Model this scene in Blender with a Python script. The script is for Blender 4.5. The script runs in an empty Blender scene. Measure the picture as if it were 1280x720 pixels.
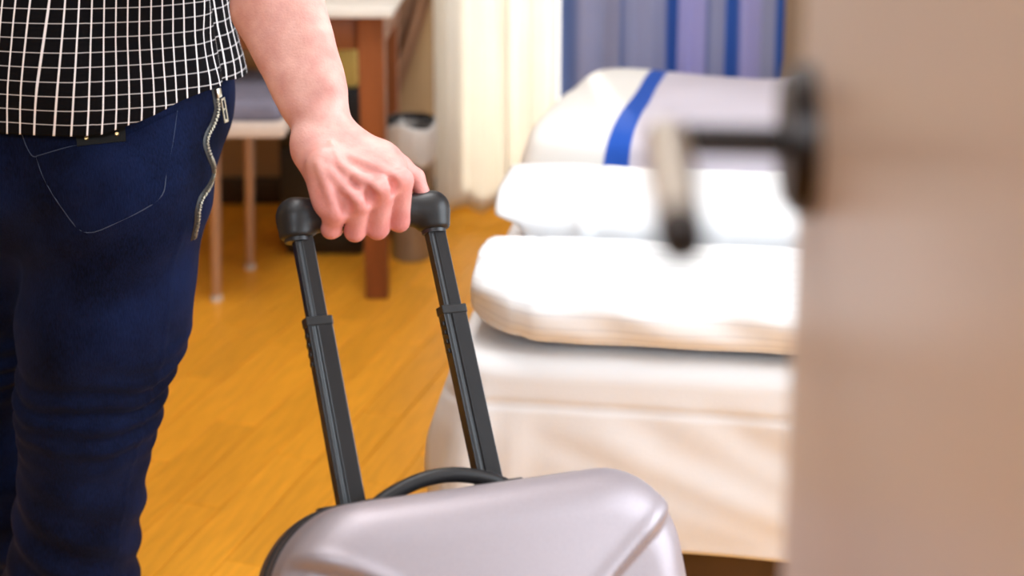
import bpy, bmesh, math, random
import numpy as np
from mathutils import Vector, Matrix
from mathutils.bvhtree import BVHTree

random.seed(7)
rng = np.random.default_rng(7)
C = bpy.context.scene.collection
PI = math.pi

# ------------------------------------------------------------------ camera
PITCH = math.radians(10.0)
FOC, CAMH, HORIZON = 1600.0, 1.2, -228.0
CY = HORIZON + FOC * math.tan(PITCH)
cam_d = bpy.data.cameras.new('camera')
cam = bpy.data.objects.new('camera', cam_d)
C.objects.link(cam)
bpy.context.scene.camera = cam
cam.location = (0, 0, CAMH)
cam.rotation_euler = (PI / 2 - PITCH, 0, 0)
cam_d.sensor_width = 36.0
cam_d.lens = 36.0 * FOC / 1280.0
cam_d.shift_y = -(360.0 - CY) / 1280.0
cam_d.clip_start = 0.01
cam_d.dof.use_dof = True
cam_d.dof.focus_distance = 1.41
cam_d.dof.aperture_fstop = 2.9
cam_d.dof.aperture_blades = 0


def at(px, py, D):
    """World point at horizontal distance D that lies along the sight line of a pixel of the 1280x720 photograph."""
    u = CY - py
    Y = FOC * math.cos(PITCH) + u * math.sin(PITCH)
    Z = -FOC * math.sin(PITCH) + u * math.cos(PITCH)
    k = D / Y
    return np.array([(px - 640.0) * k, D, CAMH + Z * k])


# ------------------------------------------------------------------ world, lights, exposure
sc = bpy.context.scene
sc.view_settings.view_transform = 'Standard'
sc.view_settings.look = 'None'
sc.view_settings.gamma = 1.0
sc.view_settings.exposure = 0.16
world = bpy.data.worlds.new('world')
sc.world = world
world.use_nodes = True
bg = world.node_tree.nodes['Background']
bg.inputs[0].default_value = (1.0, 0.95, 0.86, 1)
bg.inputs[1].default_value = 2.0


def lamp(name, kind, loc, rot, energy, color, **kw):
    d = bpy.data.lights.new(name, kind)
    d.energy = energy
    d.color = color
    for k, v in kw.items():
        setattr(d, k, v)
    o = bpy.data.objects.new(name, d)
    o.location = loc
    o.rotation_euler = rot
    C.objects.link(o)
    return o


lamp('sun', 'SUN', (0, 6, 4), (math.radians(-62), 0, math.radians(4)), 9.0, (1.0, 0.93, 0.82), angle=0.05)
lamp('ceiling_fill', 'AREA', (-0.12, 2.05, 2.42), (0, 0, 0), 22, (0.97, 0.97, 0.97), shape='DISK', size=0.7)  # overhead fill with no fixture, added to brighten the floor and bed side
lamp('ceiling_fill', 'AREA', (-0.35, 1.10, 2.42), (0, 0, 0), 9, (0.88, 0.94, 1.0), shape='DISK', size=0.9)  # unseen overhead fill, added for the hand, near floor and suitcase
lamp('side_key_light', 'AREA', (1.52, 0.95, 1.35), (0, PI / 2, 0), 44, (0.76, 0.88, 1.0), shape='RECTANGLE', size=1.3, size_y=1.5)  # key from the right, an added area light; its window is unseen
lamp('hallway_fill', 'AREA', (-0.15, -1.1, 2.2), (math.radians(50), 0, 0), 38, (0.78, 0.89, 1.0), shape='RECTANGLE', size=1.0, size_y=0.8)  # fill added behind the camera for the suitcase and bed fronts


# ------------------------------------------------------------------ helpers
def link(name, me, mat=None, parent=None):
    o = bpy.data.objects.new(name, me)
    C.objects.link(o)
    if mat is not None and len(me.materials) == 0:
        me.materials.append(mat)
    if parent is not None:
        o.parent = parent
    return o


def mesh_np(name, verts, faces, smooth=True):
    me = bpy.data.meshes.new(name)
    verts = np.asarray(verts, float)
    me.from_pydata([tuple(v) for v in verts], [], [tuple(int(i) for i in f) for f in faces])
    if smooth:
        me.polygons.foreach_set('use_smooth', [True] * len(me.polygons))
    me.update()
    return me


def empty(name, loc=(0, 0, 0), rot=(0, 0, 0)):
    o = bpy.data.objects.new(name, None)
    o.empty_display_size = 0.05
    o.location = loc
    o.rotation_euler = rot
    C.objects.link(o)
    return o


def tag(o, label=None, cat=None, group=None, kind=None):
    if label:
        o['label'] = label
    if cat:
        o['category'] = cat
    if group:
        o['group'] = group
    if kind:
        o['kind'] = kind
    return o


def bm_box(bm, lo, hi, bevel=0.0, seg=2, M=None):
    r = bmesh.ops.create_cube(bm, size=1.0)
    vs = r['verts']
    for v in vs:
        v.co = Vector([lo[i] + (v.co[i] + 0.5) * (hi[i] - lo[i]) for i in range(3)])
    if M is not None:
        bmesh.ops.transform(bm, matrix=M, verts=vs)
    if bevel > 0:
        es = list({e for v in vs for e in v.link_edges})
        bmesh.ops.bevel(bm, geom=es, offset=bevel, segments=seg, affect='EDGES', profile=0.5)


def bm_cyl(bm, p0, p1, r0, r1=None, seg=20):
    r1 = r0 if r1 is None else r1
    p0, p1 = Vector(p0), Vector(p1)
    d = p1 - p0
    q = d.to_track_quat('Z', 'Y').to_matrix().to_4x4()
    r = bmesh.ops.create_cone(bm, cap_ends=True, segments=seg, radius1=r0, radius2=r1, depth=d.length)
    bmesh.ops.transform(bm, matrix=Matrix.Translation((p0 + p1) / 2) @ q, verts=r['verts'])


def bm_obj(name, bm, mat, parent=None, smooth=False, auto=True):
    me = bpy.data.meshes.new(name)
    bmesh.ops.recalc_face_normals(bm, faces=bm.faces)
    bm.to_mesh(me)
    bm.free()
    if smooth:
        me.polygons.foreach_set('use_smooth', [True] * len(me.polygons))
        if auto:
            me.set_sharp_from_angle(angle=math.radians(38))
    return link(name, me, mat, parent)


def box(name, lo, hi, mat, parent=None, bevel=0.004, seg=2):
    bm = bmesh.new()
    bm_box(bm, lo, hi, bevel, seg)
    return bm_obj(name, bm, mat, parent, smooth=bevel > 0)


def tube_mesh(name, pts, r, seg=10, cap=True):
    pts = [Vector(p) for p in pts]
    rr = r if isinstance(r, (list, tuple, np.ndarray)) else [r] * len(pts)
    V, F = [], []
    up = Vector((0, 0, 1))
    prev = None
    for i, p in enumerate(pts):
        t = (pts[min(i + 1, len(pts) - 1)] - pts[max(i - 1, 0)]).normalized()
        if prev is None:
            a = up if abs(t.dot(up)) < 0.9 else Vector((1, 0, 0))
            n = (a - t * a.dot(t)).normalized()
        else:
            n = (prev - t * prev.dot(t)).normalized()
        prev = n
        b = t.cross(n)
        for k in range(seg):
            an = 2 * PI * k / seg
            V.append(p + (n * math.cos(an) + b * math.sin(an)) * rr[i])
    for i in range(len(pts) - 1):
        for k in range(seg):
            F.append((i * seg + k, i * seg + (k + 1) % seg, (i + 1) * seg + (k + 1) % seg, (i + 1) * seg + k))
    if cap:
        F.append(tuple(range(seg))[::-1])
        F.append(tuple((len(pts) - 1) * seg + k for k in range(seg)))
    return mesh_np(name, V, F)


def spline(pts, n):
    """Catmull-Rom through pts, n samples."""
    P = np.asarray(pts, float)
    P = np.vstack([2 * P[0] - P[1], P, 2 * P[-1] - P[-2]])
    out = []
    m = len(P) - 3
    for s in np.linspace(0, m - 1e-6, n):
        i = int(s)
        t = s - i
        a, b, c, d = P[i:i + 4]
        out.append(0.5 * (2 * b + (c - a) * t + (2 * a - 5 * b + 4 * c - d) * t * t + (3 * b - a - 3 * c + d) * t ** 3))
    return np.array(out)


def grid_mesh(name, V, closed_u=False, closed_v=False, uv=None, smooth=True):
    """V[nv][nu][3] -> quads."""
    V = np.asarray(V, float)
    nv, nu = V.shape[:2]
    F = []
    for j in range(nv - (0 if closed_v else 1)):
        for i in range(nu - (0 if closed_u else 1)):
            i2, j2 = (i + 1) % nu, (j + 1) % nv
            F.append((j * nu + i, j * nu + i2, j2 * nu + i2, j2 * nu + i))
    me = mesh_np(name, V.reshape(-1, 3), F, smooth)
    if uv is not None:
        lay = me.uv_layers.new(name='UVMap')
        uv = np.asarray(uv, float)
        buf = []
        for j in range(nv - (0 if closed_v else 1)):
            for i in range(nu - (0 if closed_u else 1)):
                for (jj, ii) in ((j, i), (j, i + 1), (j + 1, i + 1), (j + 1, i)):
                    buf.extend(uv[jj, ii])
        lay.data.foreach_set('uv', buf)
    return me


# smooth value noise used for cloth folds
_tab = rng.random((64, 64, 64)).astype(np.float32)


def vnoise(p):
    p = np.asarray(p, float)
    i = np.floor(p).astype(int)
    f = p - i
    f = f * f * (3 - 2 * f)
    r = 0
    for dx in (0, 1):
        for dy in (0, 1):
            for dz in (0, 1):
                w = (f[..., 0] if dx else 1 - f[..., 0]) * (f[..., 1] if dy else 1 - f[..., 1]) * (f[..., 2] if dz else 1 - f[..., 2])
                r = r + w * _tab[(i[..., 0] + dx) % 64, (i[..., 1] + dy) % 64, (i[..., 2] + dz) % 64]
    return r * 2 - 1


# ---- signed distance modelling for the organic shapes
class SDF:
    def __init__(self, lo, hi, vox):
        self.lo, self.vox = np.array(lo, float), vox
        n = np.ceil((np.array(hi) - self.lo) / vox).astype(int) + 1
        self.n = n
        self.ax = [self.lo[i] + np.arange(n[i]) * vox for i in range(3)]
        self.d = np.full(n, 0.2, np.float32)

    def _slab(self, lo, hi):
        s = []
        for i in range(3):
            a = int(np.clip(np.floor((lo[i] - self.lo[i]) / self.vox), 0, self.n[i]))
            b = int(np.clip(np.ceil((hi[i] - self.lo[i]) / self.vox) + 1, 0, self.n[i]))
            s.append(slice(a, b))
        s = tuple(s)
        P = np.stack(np.meshgrid(*[self.ax[i][s[i]] for i in range(3)], indexing='ij'), -1).astype(np.float32)
        return s, P

    def _merge(self, s, d, k, op):
        a = self.d[s]
        if op == 'sub':
            d = -d
            h = np.clip(0.5 - 0.5 * (a - d) / max(k, 1e-6), 0, 1)
            h = np.clip(0.5 + 0.5 * (d - a) / max(k, 1e-6), 0, 1)
            self.d[s] = a * (1 - h) + d * h + k * h * (1 - h)
        else:
            h = np.clip(0.5 + 0.5 * (d - a) / max(k, 1e-6), 0, 1)
            self.d[s] = d * (1 - h) + a * h - k * h * (1 - h)

    def cap(self, a, b, ra, rb=None, k=0.01, flat=None, fs=1.0, op='add'):
        rb = ra if rb is None else rb
        a, b = np.array(a, np.float32), np.array(b, np.float32)
        pad = max(ra, rb) + k * 2 + 0.02
        s, P = self._slab(np.minimum(a, b) - pad, np.maximum(a, b) + pad)
        if P.size == 0:
            return
        ab = b - a
        L = float(ab @ ab) + 1e-12
        t = np.clip(((P - a) @ ab) / L, 0, 1)
        q = P - a - t[..., None] * ab
        if flat is not None:
            n = np.array(flat, np.float32)
            n = n / np.linalg.norm(n)
            q = q + (q @ n)[..., None] * n * (fs - 1)
        d = np.sqrt((q * q).sum(-1)) - (ra + (rb - ra) * t)
        self._merge(s, d, k, op)

    def ell(self, c, r, k=0.01, rot=None, op='add'):
        c, r = np.array(c, np.float32), np.array(r, np.float32)
        pad = r.max() + k * 2 + 0.02
        s, P = self._slab(c - pad, c + pad)
        if P.size == 0:
            return
        q = P - c
        if rot is not None:
            q = q @ np.array(rot, np.float32)
        k0 = np.sqrt(((q / r) ** 2).sum(-1))
        k1 = np.sqrt(((q / (r * r)) ** 2).sum(-1)) + 1e-9
        self._merge(s, k0 * (k0 - 1) / k1, k, op)

    def rbox(self, c, half, rad, k=0.01, op='add'):
        c, half = np.array(c, np.float32), np.array(half, np.float32)
        pad = half.max() + k * 2 + 0.02
        s, P = self._slab(c - half - k * 2 - 0.02, c + half + k * 2 + 0.02)
        q = np.abs(P - c) - (half - rad)
        d = np.sqrt((np.maximum(q, 0) ** 2).sum(-1)) + np.minimum(q.max(-1), 0) - rad
        self._merge(s, d, k, op)

    def mesh(self, smooth_it=1):
        d = self.d
        nx, ny, nz = d.shape
        s = d < 0
        cnt = np.zeros((nx - 1, ny - 1, nz - 1), np.int8)
        for dx in (0, 1):
            for dy in (0, 1):
                for dz in (0, 1):
                    cnt += s[dx:nx - 1 + dx, dy:ny - 1 + dy, dz:nz - 1 + dz]
        act = (cnt > 0) & (cnt < 8)
        idx = np.full(act.shape, -1, np.int64)
        cells = np.argwhere(act)
        idx[act] = np.arange(len(cells))
        acc = np.zeros((len(cells), 3))
        num = np.zeros(len(cells))
        corners = [(x, y, z) for x in (0, 1) for y in (0, 1) for z in (0, 1)]
        for a in corners:
            for ax in range(3):
                if a[ax] == 1:
                    continue
                b = list(a)
                b[ax] = 1
                ca, cb = cells + np.array(a), cells + np.array(b)
                da = d[ca[:, 0], ca[:, 1], ca[:, 2]].astype(float)
                db = d[cb[:, 0], cb[:, 1], cb[:, 2]].astype(float)
                m = (da < 0) != (db < 0)
                t = np.where(m, da / np.where(m, da - db, 1), 0)
                p = ca + t[:, None] * (cb - ca)
                acc += np.where(m[:, None], p, 0)
                num += m
        V = acc / num[:, None]
        F = []
        for ax in range(3):
            o = [i for i in range(3) if i != ax]
            sa = [slice(None)] * 3
            sb = [slice(None)] * 3
            sa[ax] = slice(0, -1)
            sb[ax] = slice(1, None)
            ch = s[tuple(sa)] != s[tuple(sb)]
            for e in np.argwhere(ch):
                if any(e[q] < 1 or e[q] > d.shape[q] - 2 for q in o):
                    continue
                quad = []
                for (u, v) in ((-1, -1), (0, -1), (0, 0), (-1, 0)):
                    cc = e.copy()
                    cc[o[0]] += u
                    cc[o[1]] += v
                    quad.append(idx[cc[0], cc[1], cc[2]])
                flip = s[tuple(e)]
                if ax == 1:
                    flip = not flip
                F.append(quad if flip else quad[::-1])
        F = np.array(F)
        for _ in range(smooth_it):
            acc = np.zeros_like(V)
            n = np.zeros(len(V))
            for a, b in ((0, 1), (1, 2), (2, 3), (3, 0)):
                np.add.at(acc, F[:, a], V[F[:, b]])
                np.add.at(acc, F[:, b], V[F[:, a]])
                np.add.at(n, F[:, a], 1)
                np.add.at(n, F[:, b], 1)
            V = 0.5 * V + 0.5 * acc / n[:, None]
        return self.lo + V * self.vox, F


def vnormals(V, F):
    n = np.cross(V[F[:, 2]] - V[F[:, 0]], V[F[:, 3]] - V[F[:, 1]])
    N = np.zeros_like(V)
    for k in range(4):
        np.add.at(N, F[:, k], n)
    return N / (np.linalg.norm(N, axis=1)[:, None] + 1e-12)


# ------------------------------------------------------------------ materials
def srgb(r, g, b):
    def f(c):
        c /= 255.0
        return c / 12.92 if c <= 0.04045 else ((c + 0.055) / 1.055) ** 2.4
    return (f(r), f(g), f(b), 1.0)


def mat(name, col, rough=0.6, metal=0.0, var=0.0, vscale=20.0, bump=0.0, bscale=200.0, spec=0.5, sheen=0.0, coat=0.0, stretch=None, col2=None):
    m = bpy.data.materials.new(name)
    m.use_nodes = True
    nt = m.node_tree
    p = nt.nodes['Principled BSDF']
    p.inputs['Base Color'].default_value = col
    p.inputs['Roughness'].default_value = rough
    p.inputs['Metallic'].default_value = metal
    p.inputs['Specular IOR Level'].default_value = spec
    if sheen:
        p.inputs['Sheen Weight'].default_value = sheen
    if coat:
        p.inputs['Coat Weight'].default_value = coat
    tc = nt.nodes.new('ShaderNodeTexCoord')
    mp = nt.nodes.new('ShaderNodeMapping')
    nt.links.new(tc.outputs['Object'], mp.inputs[0])
    if stretch:
        mp.inputs['Scale'].default_value = stretch
    if var > 0 or col2:
        n = nt.nodes.new('ShaderNodeTexNoise')
        n.inputs['Scale'].default_value = vscale
        n.inputs['Detail'].default_value = 5
        nt.links.new(mp.outputs[0], n.inputs['Vector'])
        r = nt.nodes.new('ShaderNodeValToRGB')
        r.color_ramp.elements[0].position = 0.3
        r.color_ramp.elements[1].position = 0.7
        c2 = col2 if col2 else tuple(min(1, c * (1 + var)) for c in col[:3]) + (1,)
        r.color_ramp.elements[0].color = tuple(c * (1 - var) for c in col[:3]) + (1,)
        r.color_ramp.elements[1].color = c2
        nt.links.new(n.outputs[0], r.inputs[0])
        nt.links.new(r.outputs[0], p.inputs['Base Color'])
    if bump > 0:
        n2 = nt.nodes.new('ShaderNodeTexNoise')
        n2.inputs['Scale'].default_value = bscale
        n2.inputs['Detail'].default_value = 3
        nt.links.new(mp.outputs[0], n2.inputs['Vector'])
        b = nt.nodes.new('ShaderNodeBump')
        b.inputs['Strength'].default_value = bump
        b.inputs['Distance'].default_value = 0.002
        nt.links.new(n2.outputs[0], b.inputs['Height'])
        nt.links.new(b.outputs[0], p.inputs['Normal'])
    return m


def translucent(m, amount, col=None):
    nt = m.node_tree
    p = nt.nodes['Principled BSDF']
    out = nt.nodes['Material Output']
    t = nt.nodes.new('ShaderNodeBsdfTranslucent')
    src = p.inputs['Base Color']
    if src.is_linked:
        nt.links.new(src.links[0].from_socket, t.inputs[0])
    else:
        t.inputs[0].default_value = col or tuple(src.default_value)
    mx = nt.nodes.new('ShaderNodeMixShader')
    mx.inputs[0].default_value = amount
    nt.links.new(p.outputs[0], mx.inputs[1])
    nt.links.new(t.outputs[0], mx.inputs[2])
    nt.links.new(mx.outputs[0], out.inputs[0])
    return m


def random_tint(m, amount):
    """vary the colour of each object that carries the material"""
    nt = m.node_tree
    p = nt.nodes['Principled BSDF']
    oi = nt.nodes.new('ShaderNodeObjectInfo')
    hs = nt.nodes.new('ShaderNodeHueSaturation')
    mr = nt.nodes.new('ShaderNodeMapRange')
    mr.inputs[3].default_value = 1 - amount
    mr.inputs[4].default_value = 1 + amount
    nt.links.new(oi.outputs['Random'], mr.inputs[0])
    nt.links.new(mr.outputs[0], hs.inputs['Value'])
    src = p.inputs['Base Color']
    nt.links.new(src.links[0].from_socket, hs.inputs['Color'])
    nt.links.new(hs.outputs[0], src)
    return m


M_floor = random_tint(mat('oak_parquet', (0.86, 0.375, 0.028, 1), 0.34, var=0.12, vscale=9, bump=0.08, bscale=60, stretch=(8, 1, 1), spec=0.35), 0.08)
M_wall = mat('ochre_plaster', (0.40, 0.27, 0.15, 1), 0.8, var=0.06, vscale=3, bump=0.1, bscale=120)
M_wall_light = mat('pale_plaster', (0.72, 0.68, 0.63, 1), 0.8, var=0.04, vscale=3, bump=0.1, bscale=120)
M_ceil = mat('white_ceiling', (0.85, 0.84, 0.82, 1), 0.85, var=0.02)
M_base = mat('dark_baseboard', (0.03, 0.018, 0.012, 1), 0.5, var=0.2)
M_door = mat('door_veneer', (0.60, 0.475, 0.40, 1), 0.36, var=0.07, vscale=2.2, stretch=(1, 1, 5), bump=0.03, bscale=90, spec=0.5)
M_bronze = mat('dark_bronze', (0.02, 0.014, 0.012, 1), 0.35, metal=0.6, var=0.2)
M_steel = mat('brushed_steel', (0.62, 0.56, 0.48, 1), 0.32, metal=0.9, var=0.06)
M_sheet = mat('cream_sheet', (0.76, 0.74, 0.735, 1), 0.85, var=0.02, vscale=4, bump=0.12, bscale=420)
M_white = mat('white_cotton', (0.82, 0.825, 0.835, 1), 0.85, var=0.015, vscale=5, bump=0.12, bscale=380)
M_bedbase = mat('dark_bed_base', (0.07, 0.035, 0.018, 1), 0.6, var=0.2, vscale=12)
M_curt_w = translucent(mat('ivory_curtain', (0.90, 0.87, 0.81, 1), 0.9, var=0.02, vscale=10), 0.5)
M_drape = mat('brown_drape', (0.24, 0.125, 0.07, 1), 0.9, var=0.18, vscale=8, stretch=(6, 1, 0.5))
M_wood = mat('cherry_wood', (0.26, 0.075, 0.022, 1), 0.4, var=0.2, vscale=6, stretch=(5, 5, 0.6), bump=0.05)
M_top = mat('pale_desk_top', (0.80, 0.74, 0.66, 1), 0.4, var=0.03)
M_cushion = mat('blue_grey_upholstery', (0.19, 0.18, 0.24, 1), 0.9, var=0.1, vscale=30, bump=0.3, bscale=300)
M_pale = mat('pale_laminate', (0.66, 0.54, 0.46, 1), 0.45, var=0.04)
M_legs = mat('satin_metal_leg', (0.56, 0.40, 0.30, 1), 0.38, metal=0.55, var=0.05)
M_black = mat('black_plastic', (0.012, 0.012, 0.014, 1), 0.4, var=0.2)
M_yellow = mat('straw_card', (0.66, 0.47, 0.12, 1), 0.7, var=0.07, vscale=8)
M_liner = mat('white_liner', (0.70, 0.67, 0.64, 1), 0.5, var=0.05)
M_bin = mat('grey_bin_metal', (0.30, 0.27, 0.25, 1), 0.35, metal=0.5, var=0.1)
M_rubber = mat('black_grip_rubber', (0.011, 0.010, 0.0105, 1), 0.42, var=0.15, bump=0.06, bscale=500, spec=0.38)
M_tube = mat('anodised_black_tube', (0.012, 0.011, 0.012, 1), 0.30, metal=0.0, spec=0.35, var=0.1, bump=0.03, bscale=400)
M_shell = mat('silver_grey_shell', (0.32, 0.275, 0.295, 1), 0.46, metal=0.35, var=0.03, vscale=400, bump=0.05, bscale=900, spec=0.5)
M_seam = mat('black_zip_seam', (0.012, 0.010, 0.010, 1), 0.5, var=0.1)
M_backshell = mat('dark_grey_shell', (0.10, 0.075, 0.07, 1), 0.42, metal=0.3, var=0.05)
M_hair = mat('dark_brown_hair', (0.03, 0.018, 0.01, 1), 0.6, var=0.3, vscale=60, bump=0.5, bscale=150)
M_shoe = mat('dark_leather', (0.03, 0.018, 0.012, 1), 0.45, var=0.2, bump=0.1)
M_sole = mat('shoe_sole', (0.02, 0.02, 0.02, 1), 0.7, var=0.1)
M_eye = mat('eye_white', (0.75, 0.73, 0.7, 1), 0.2, var=0.02)
M_tooth = mat('zip_metal', (0.72, 0.68, 0.55, 1), 0.28, metal=0.95, var=0.1)
M_label = mat('black_leather_label', (0.006, 0.005, 0.004, 1), 0.6, spec=0.2, var=0.2, bump=0.1)
M_rivet = mat('brass_rivet', (0.75, 0.5, 0.22, 1), 0.3, metal=0.9, var=0.05)
M_thread = mat('grey_blue_thread', (0.05, 0.07, 0.13, 1), 0.8, var=0.1)

# skin
M_skin = mat('skin', (0.68, 0.315, 0.27, 1), 0.50, var=0.13, vscale=38, bump=0.22, bscale=420, spec=0.35, col2=(0.76, 0.43, 0.37, 1))
_p = M_skin.node_tree.nodes['Principled BSDF']
_p.inputs['Subsurface Weight'].default_value = 0.12
_p.inputs['Subsurface Radius'].default_value = (0.012, 0.005, 0.003)
_p.inputs['Subsurface Scale'].default_value = 0.6

# hands and knuckles carry more blood than the forearm
nt = M_skin.node_tree
va = nt.nodes.new('ShaderNodeAttribute')
va.attribute_name = 'blood'
mb = nt.nodes.new('ShaderNodeMix')
mb.data_type = 'RGBA'
mb.blend_type = 'MULTIPLY'
mb.inputs[7].default_value = (0.96, 0.66, 0.70, 1)
nt.links.new(va.outputs['Fac'], mb.inputs[0])
nt.links.new(_p.inputs['Base Color'].links[0].from_socket, mb.inputs[6])
nt.links.new(mb.outputs[2], _p.inputs['Base Color'])

# denim: fine twill
M_denim = mat('dark_denim', (0.010, 0.014, 0.045, 1), 0.8, sheen=0.04, spec=0.06)
nt = M_denim.node_tree
_p = nt.nodes['Principled BSDF']
_p.inputs['Sheen Tint'].default_value = (0.25, 0.35, 0.8, 1)
tc = nt.nodes.new('ShaderNodeTexCoord')
w = nt.nodes.new('ShaderNodeTexNoise')
w.inputs['Scale'].default_value = 420
w.inputs['Detail'].default_value = 2
mp = nt.nodes.new('ShaderNodeMapping')
mp.inputs['Scale'].default_value = (1.6, 1.6, 0.35)
n2 = nt.nodes.new('ShaderNodeTexNoise')
n2.inputs['Scale'].default_value = 9
n2.inputs['Detail'].default_value = 4
ad = nt.nodes.new('ShaderNodeMath')
ad.operation = 'MULTIPLY_ADD'
ad.inputs[1].default_value = 0.55
rp = nt.nodes.new('ShaderNodeValToRGB')
rp.color_ramp.elements[0].position = 0.55
rp.color_ramp.elements[0].color = (0.0015, 0.0022, 0.008, 1)
rp.color_ramp.elements[1].position = 1.0
rp.color_ramp.elements[1].color = (0.007, 0.013, 0.050, 1)
nt.links.new(tc.outputs['Object'], mp.inputs[0])
nt.links.new(mp.outputs[0], w.inputs['Vector'])
nt.links.new(tc.outputs['Object'], n2.inputs['Vector'])
nt.links.new(w.outputs[0], ad.inputs[0])
nt.links.new(n2.outputs[0], ad.inputs[2])
nt.links.new(ad.outputs[0], rp.inputs[0])
nt.links.new(rp.outputs[0], _p.inputs['Base Color'])
bp = nt.nodes.new('ShaderNodeBump')
bp.inputs['Strength'].default_value = 0.25
bp.inputs['Distance'].default_value = 0.001
nt.links.new(w.outputs[0], bp.inputs['Height'])
nt.links.new(bp.outputs[0], _p.inputs['Normal'])


def line_mask(nt, src, period, half, soft):
    """0..1 mask of lines spaced `period` apart along a scalar socket"""
    a = nt.nodes.new('ShaderNodeMath')
    a.operation = 'PINGPONG'
    a.inputs[1].default_value = period / 2
    nt.links.new(src, a.inputs[0])
    b = nt.nodes.new('ShaderNodeMapRange')
    b.inputs[1].default_value = half - soft
    b.inputs[2].default_value = half + soft
    b.inputs[3].default_value = 1
    b.inputs[4].default_value = 0
    nt.links.new(a.outputs[0], b.inputs[0])
    return b.outputs[0]


# black shirt with a white window-pane check, in cloth coordinates (metres)
M_shirt = mat('checked_shirt_cotton', (0.012, 0.012, 0.014, 1), 0.85, spec=0.08)
nt = M_shirt.node_tree
_p = nt.nodes['Principled BSDF']
uvn = nt.nodes.new('ShaderNodeUVMap')
sep = nt.nodes.new('ShaderNodeSeparateXYZ')
nt.links.new(uvn.outputs[0], sep.inputs[0])
mu = line_mask(nt, sep.outputs[0], 0.0150, 0.00095, 0.0003)
mv = line_mask(nt, sep.outputs[1], 0.0163, 0.00060, 0.0003)
hv = nt.nodes.new('ShaderNodeMath')
hv.operation = 'MULTIPLY'
hv.inputs[1].default_value = 0.5
nt.links.new(mv, hv.inputs[0])
mx = nt.nodes.new('ShaderNodeMath')
mx.operation = 'ADD'
mx.use_clamp = True
nt.links.new(mu, mx.inputs[0])
nt.links.new(hv.outputs[0], mx.inputs[1])
cm = nt.nodes.new('ShaderNodeMix')
cm.data_type = 'RGBA'
cm.inputs[6].default_value = (0.0045, 0.004, 0.005, 1)
cm.inputs[7].default_value = (0.88, 0.84, 0.85, 1)
nt.links.new(mx.outputs[0], cm.inputs[0])
nt.links.new(cm.outputs[2], _p.inputs['Base Color'])

# blue curtain with woven vertical stripes, in cloth coordinates
M_curt_b = mat('striped_blue_curtain', (0.3, 0.3, 0.5, 1), 0.9)
nt = M_curt_b.node_tree
_p = nt.nodes['Principled BSDF']
uvn = nt.nodes.new('ShaderNodeUVMap')
sep = nt.nodes.new('ShaderNodeSeparateXYZ')
nt.links.new(uvn.outputs[0], sep.inputs[0])
rp = nt.nodes.new('ShaderNodeValToRGB')
rp.color_ramp.interpolation = 'LINEAR'
LAV, GRY, BLU, DBL = (0.42, 0.40, 0.66, 1), (0.34, 0.35, 0.50, 1), (0.03, 0.11, 0.42, 1), (0.10, 0.15, 0.34, 1)
els = [(0.0, DBL), (0.06, DBL), (0.09, GRY), (0.25, GRY), (0.28, DBL), (0.30, GRY), (0.475, GRY), (0.485, BLU), (0.515, BLU), (0.53, LAV), (0.63, LAV), (0.65, DBL), (0.68, GRY), (0.73, GRY), (0.745, BLU), (0.78, BLU), (0.795, LAV), (0.88, LAV), (0.90, GRY), (0.945, GRY), (0.955, BLU), (1.0, BLU)]
cr = rp.color_ramp
while len(cr.elements) < len(els):
    cr.elements.new(0.5)
for e, (ps, cl) in zip(cr.elements, els):
    e.position = ps
for e, (ps, cl) in zip(cr.elements, els):
    e.color = cl
nt.links.new(sep.outputs[0], rp.inputs[0])
nt.links.new(rp.outputs[0], _p.inputs['Base Color'])
translucent(M_curt_b, 0.25)


def stripe_cloth(name, base, stripe, x0, x1):
    """cloth whose woven blue band runs along local v at cloth coordinate u in x0..x1"""
    m = mat(name, base, 0.88, bump=0.12, bscale=380)
    nt = m.node_tree
    p = nt.nodes['Principled BSDF']
    uvn = nt.nodes.new('ShaderNodeUVMap')
    sep = nt.nodes.new('ShaderNodeSeparateXYZ')
    nt.links.new(uvn.outputs[0], sep.inputs[0])
    r = nt.nodes.new('ShaderNodeValToRGB')
    e = r.color_ramp.elements
    e[0].position, e[0].color = 0, (0.82, 0.80, 0.76, 1)
    e[1].position, e[1].color = x0 - 0.004, (0.82, 0.80, 0.76, 1)
    for ps, cl in ((x0, stripe), (x1, stripe), (x1 + 0.004, base)):
        n = e.new(ps)
        n.color = cl
    nt.links.new(sep.outputs[0], r.inputs[0])
    nt.links.new(r.outputs[0], p.inputs['Base Color'])
    return m


# glass pane
M_glass = bpy.data.materials.new('window_glass')
M_glass.use_nodes = True
nt = M_glass.node_tree
tr = nt.nodes.new('ShaderNodeBsdfTransparent')
gl = nt.nodes.new('ShaderNodeBsdfGlossy')
gl.inputs['Roughness'].default_value = 0.02
ms = nt.nodes.new('ShaderNodeMixShader')
ms.inputs[0].default_value = 0.08
nt.links.new(tr.outputs[0], ms.inputs[1])
nt.links.new(gl.outputs[0], ms.inputs[2])
nt.links.new(ms.outputs[0], nt.nodes['Material Output'].inputs[0])

# ================================================================== THE SETTING
XL, XR, YB, YF, ZC = -1.75, 1.60, 3.90, -0.42, 2.5


def struct(name, lo, hi, m, parent=None, bevel=0):
    o = box(name, lo, hi, m, parent, bevel)
    if parent is None:
        o['kind'] = 'structure'
    return o


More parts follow.
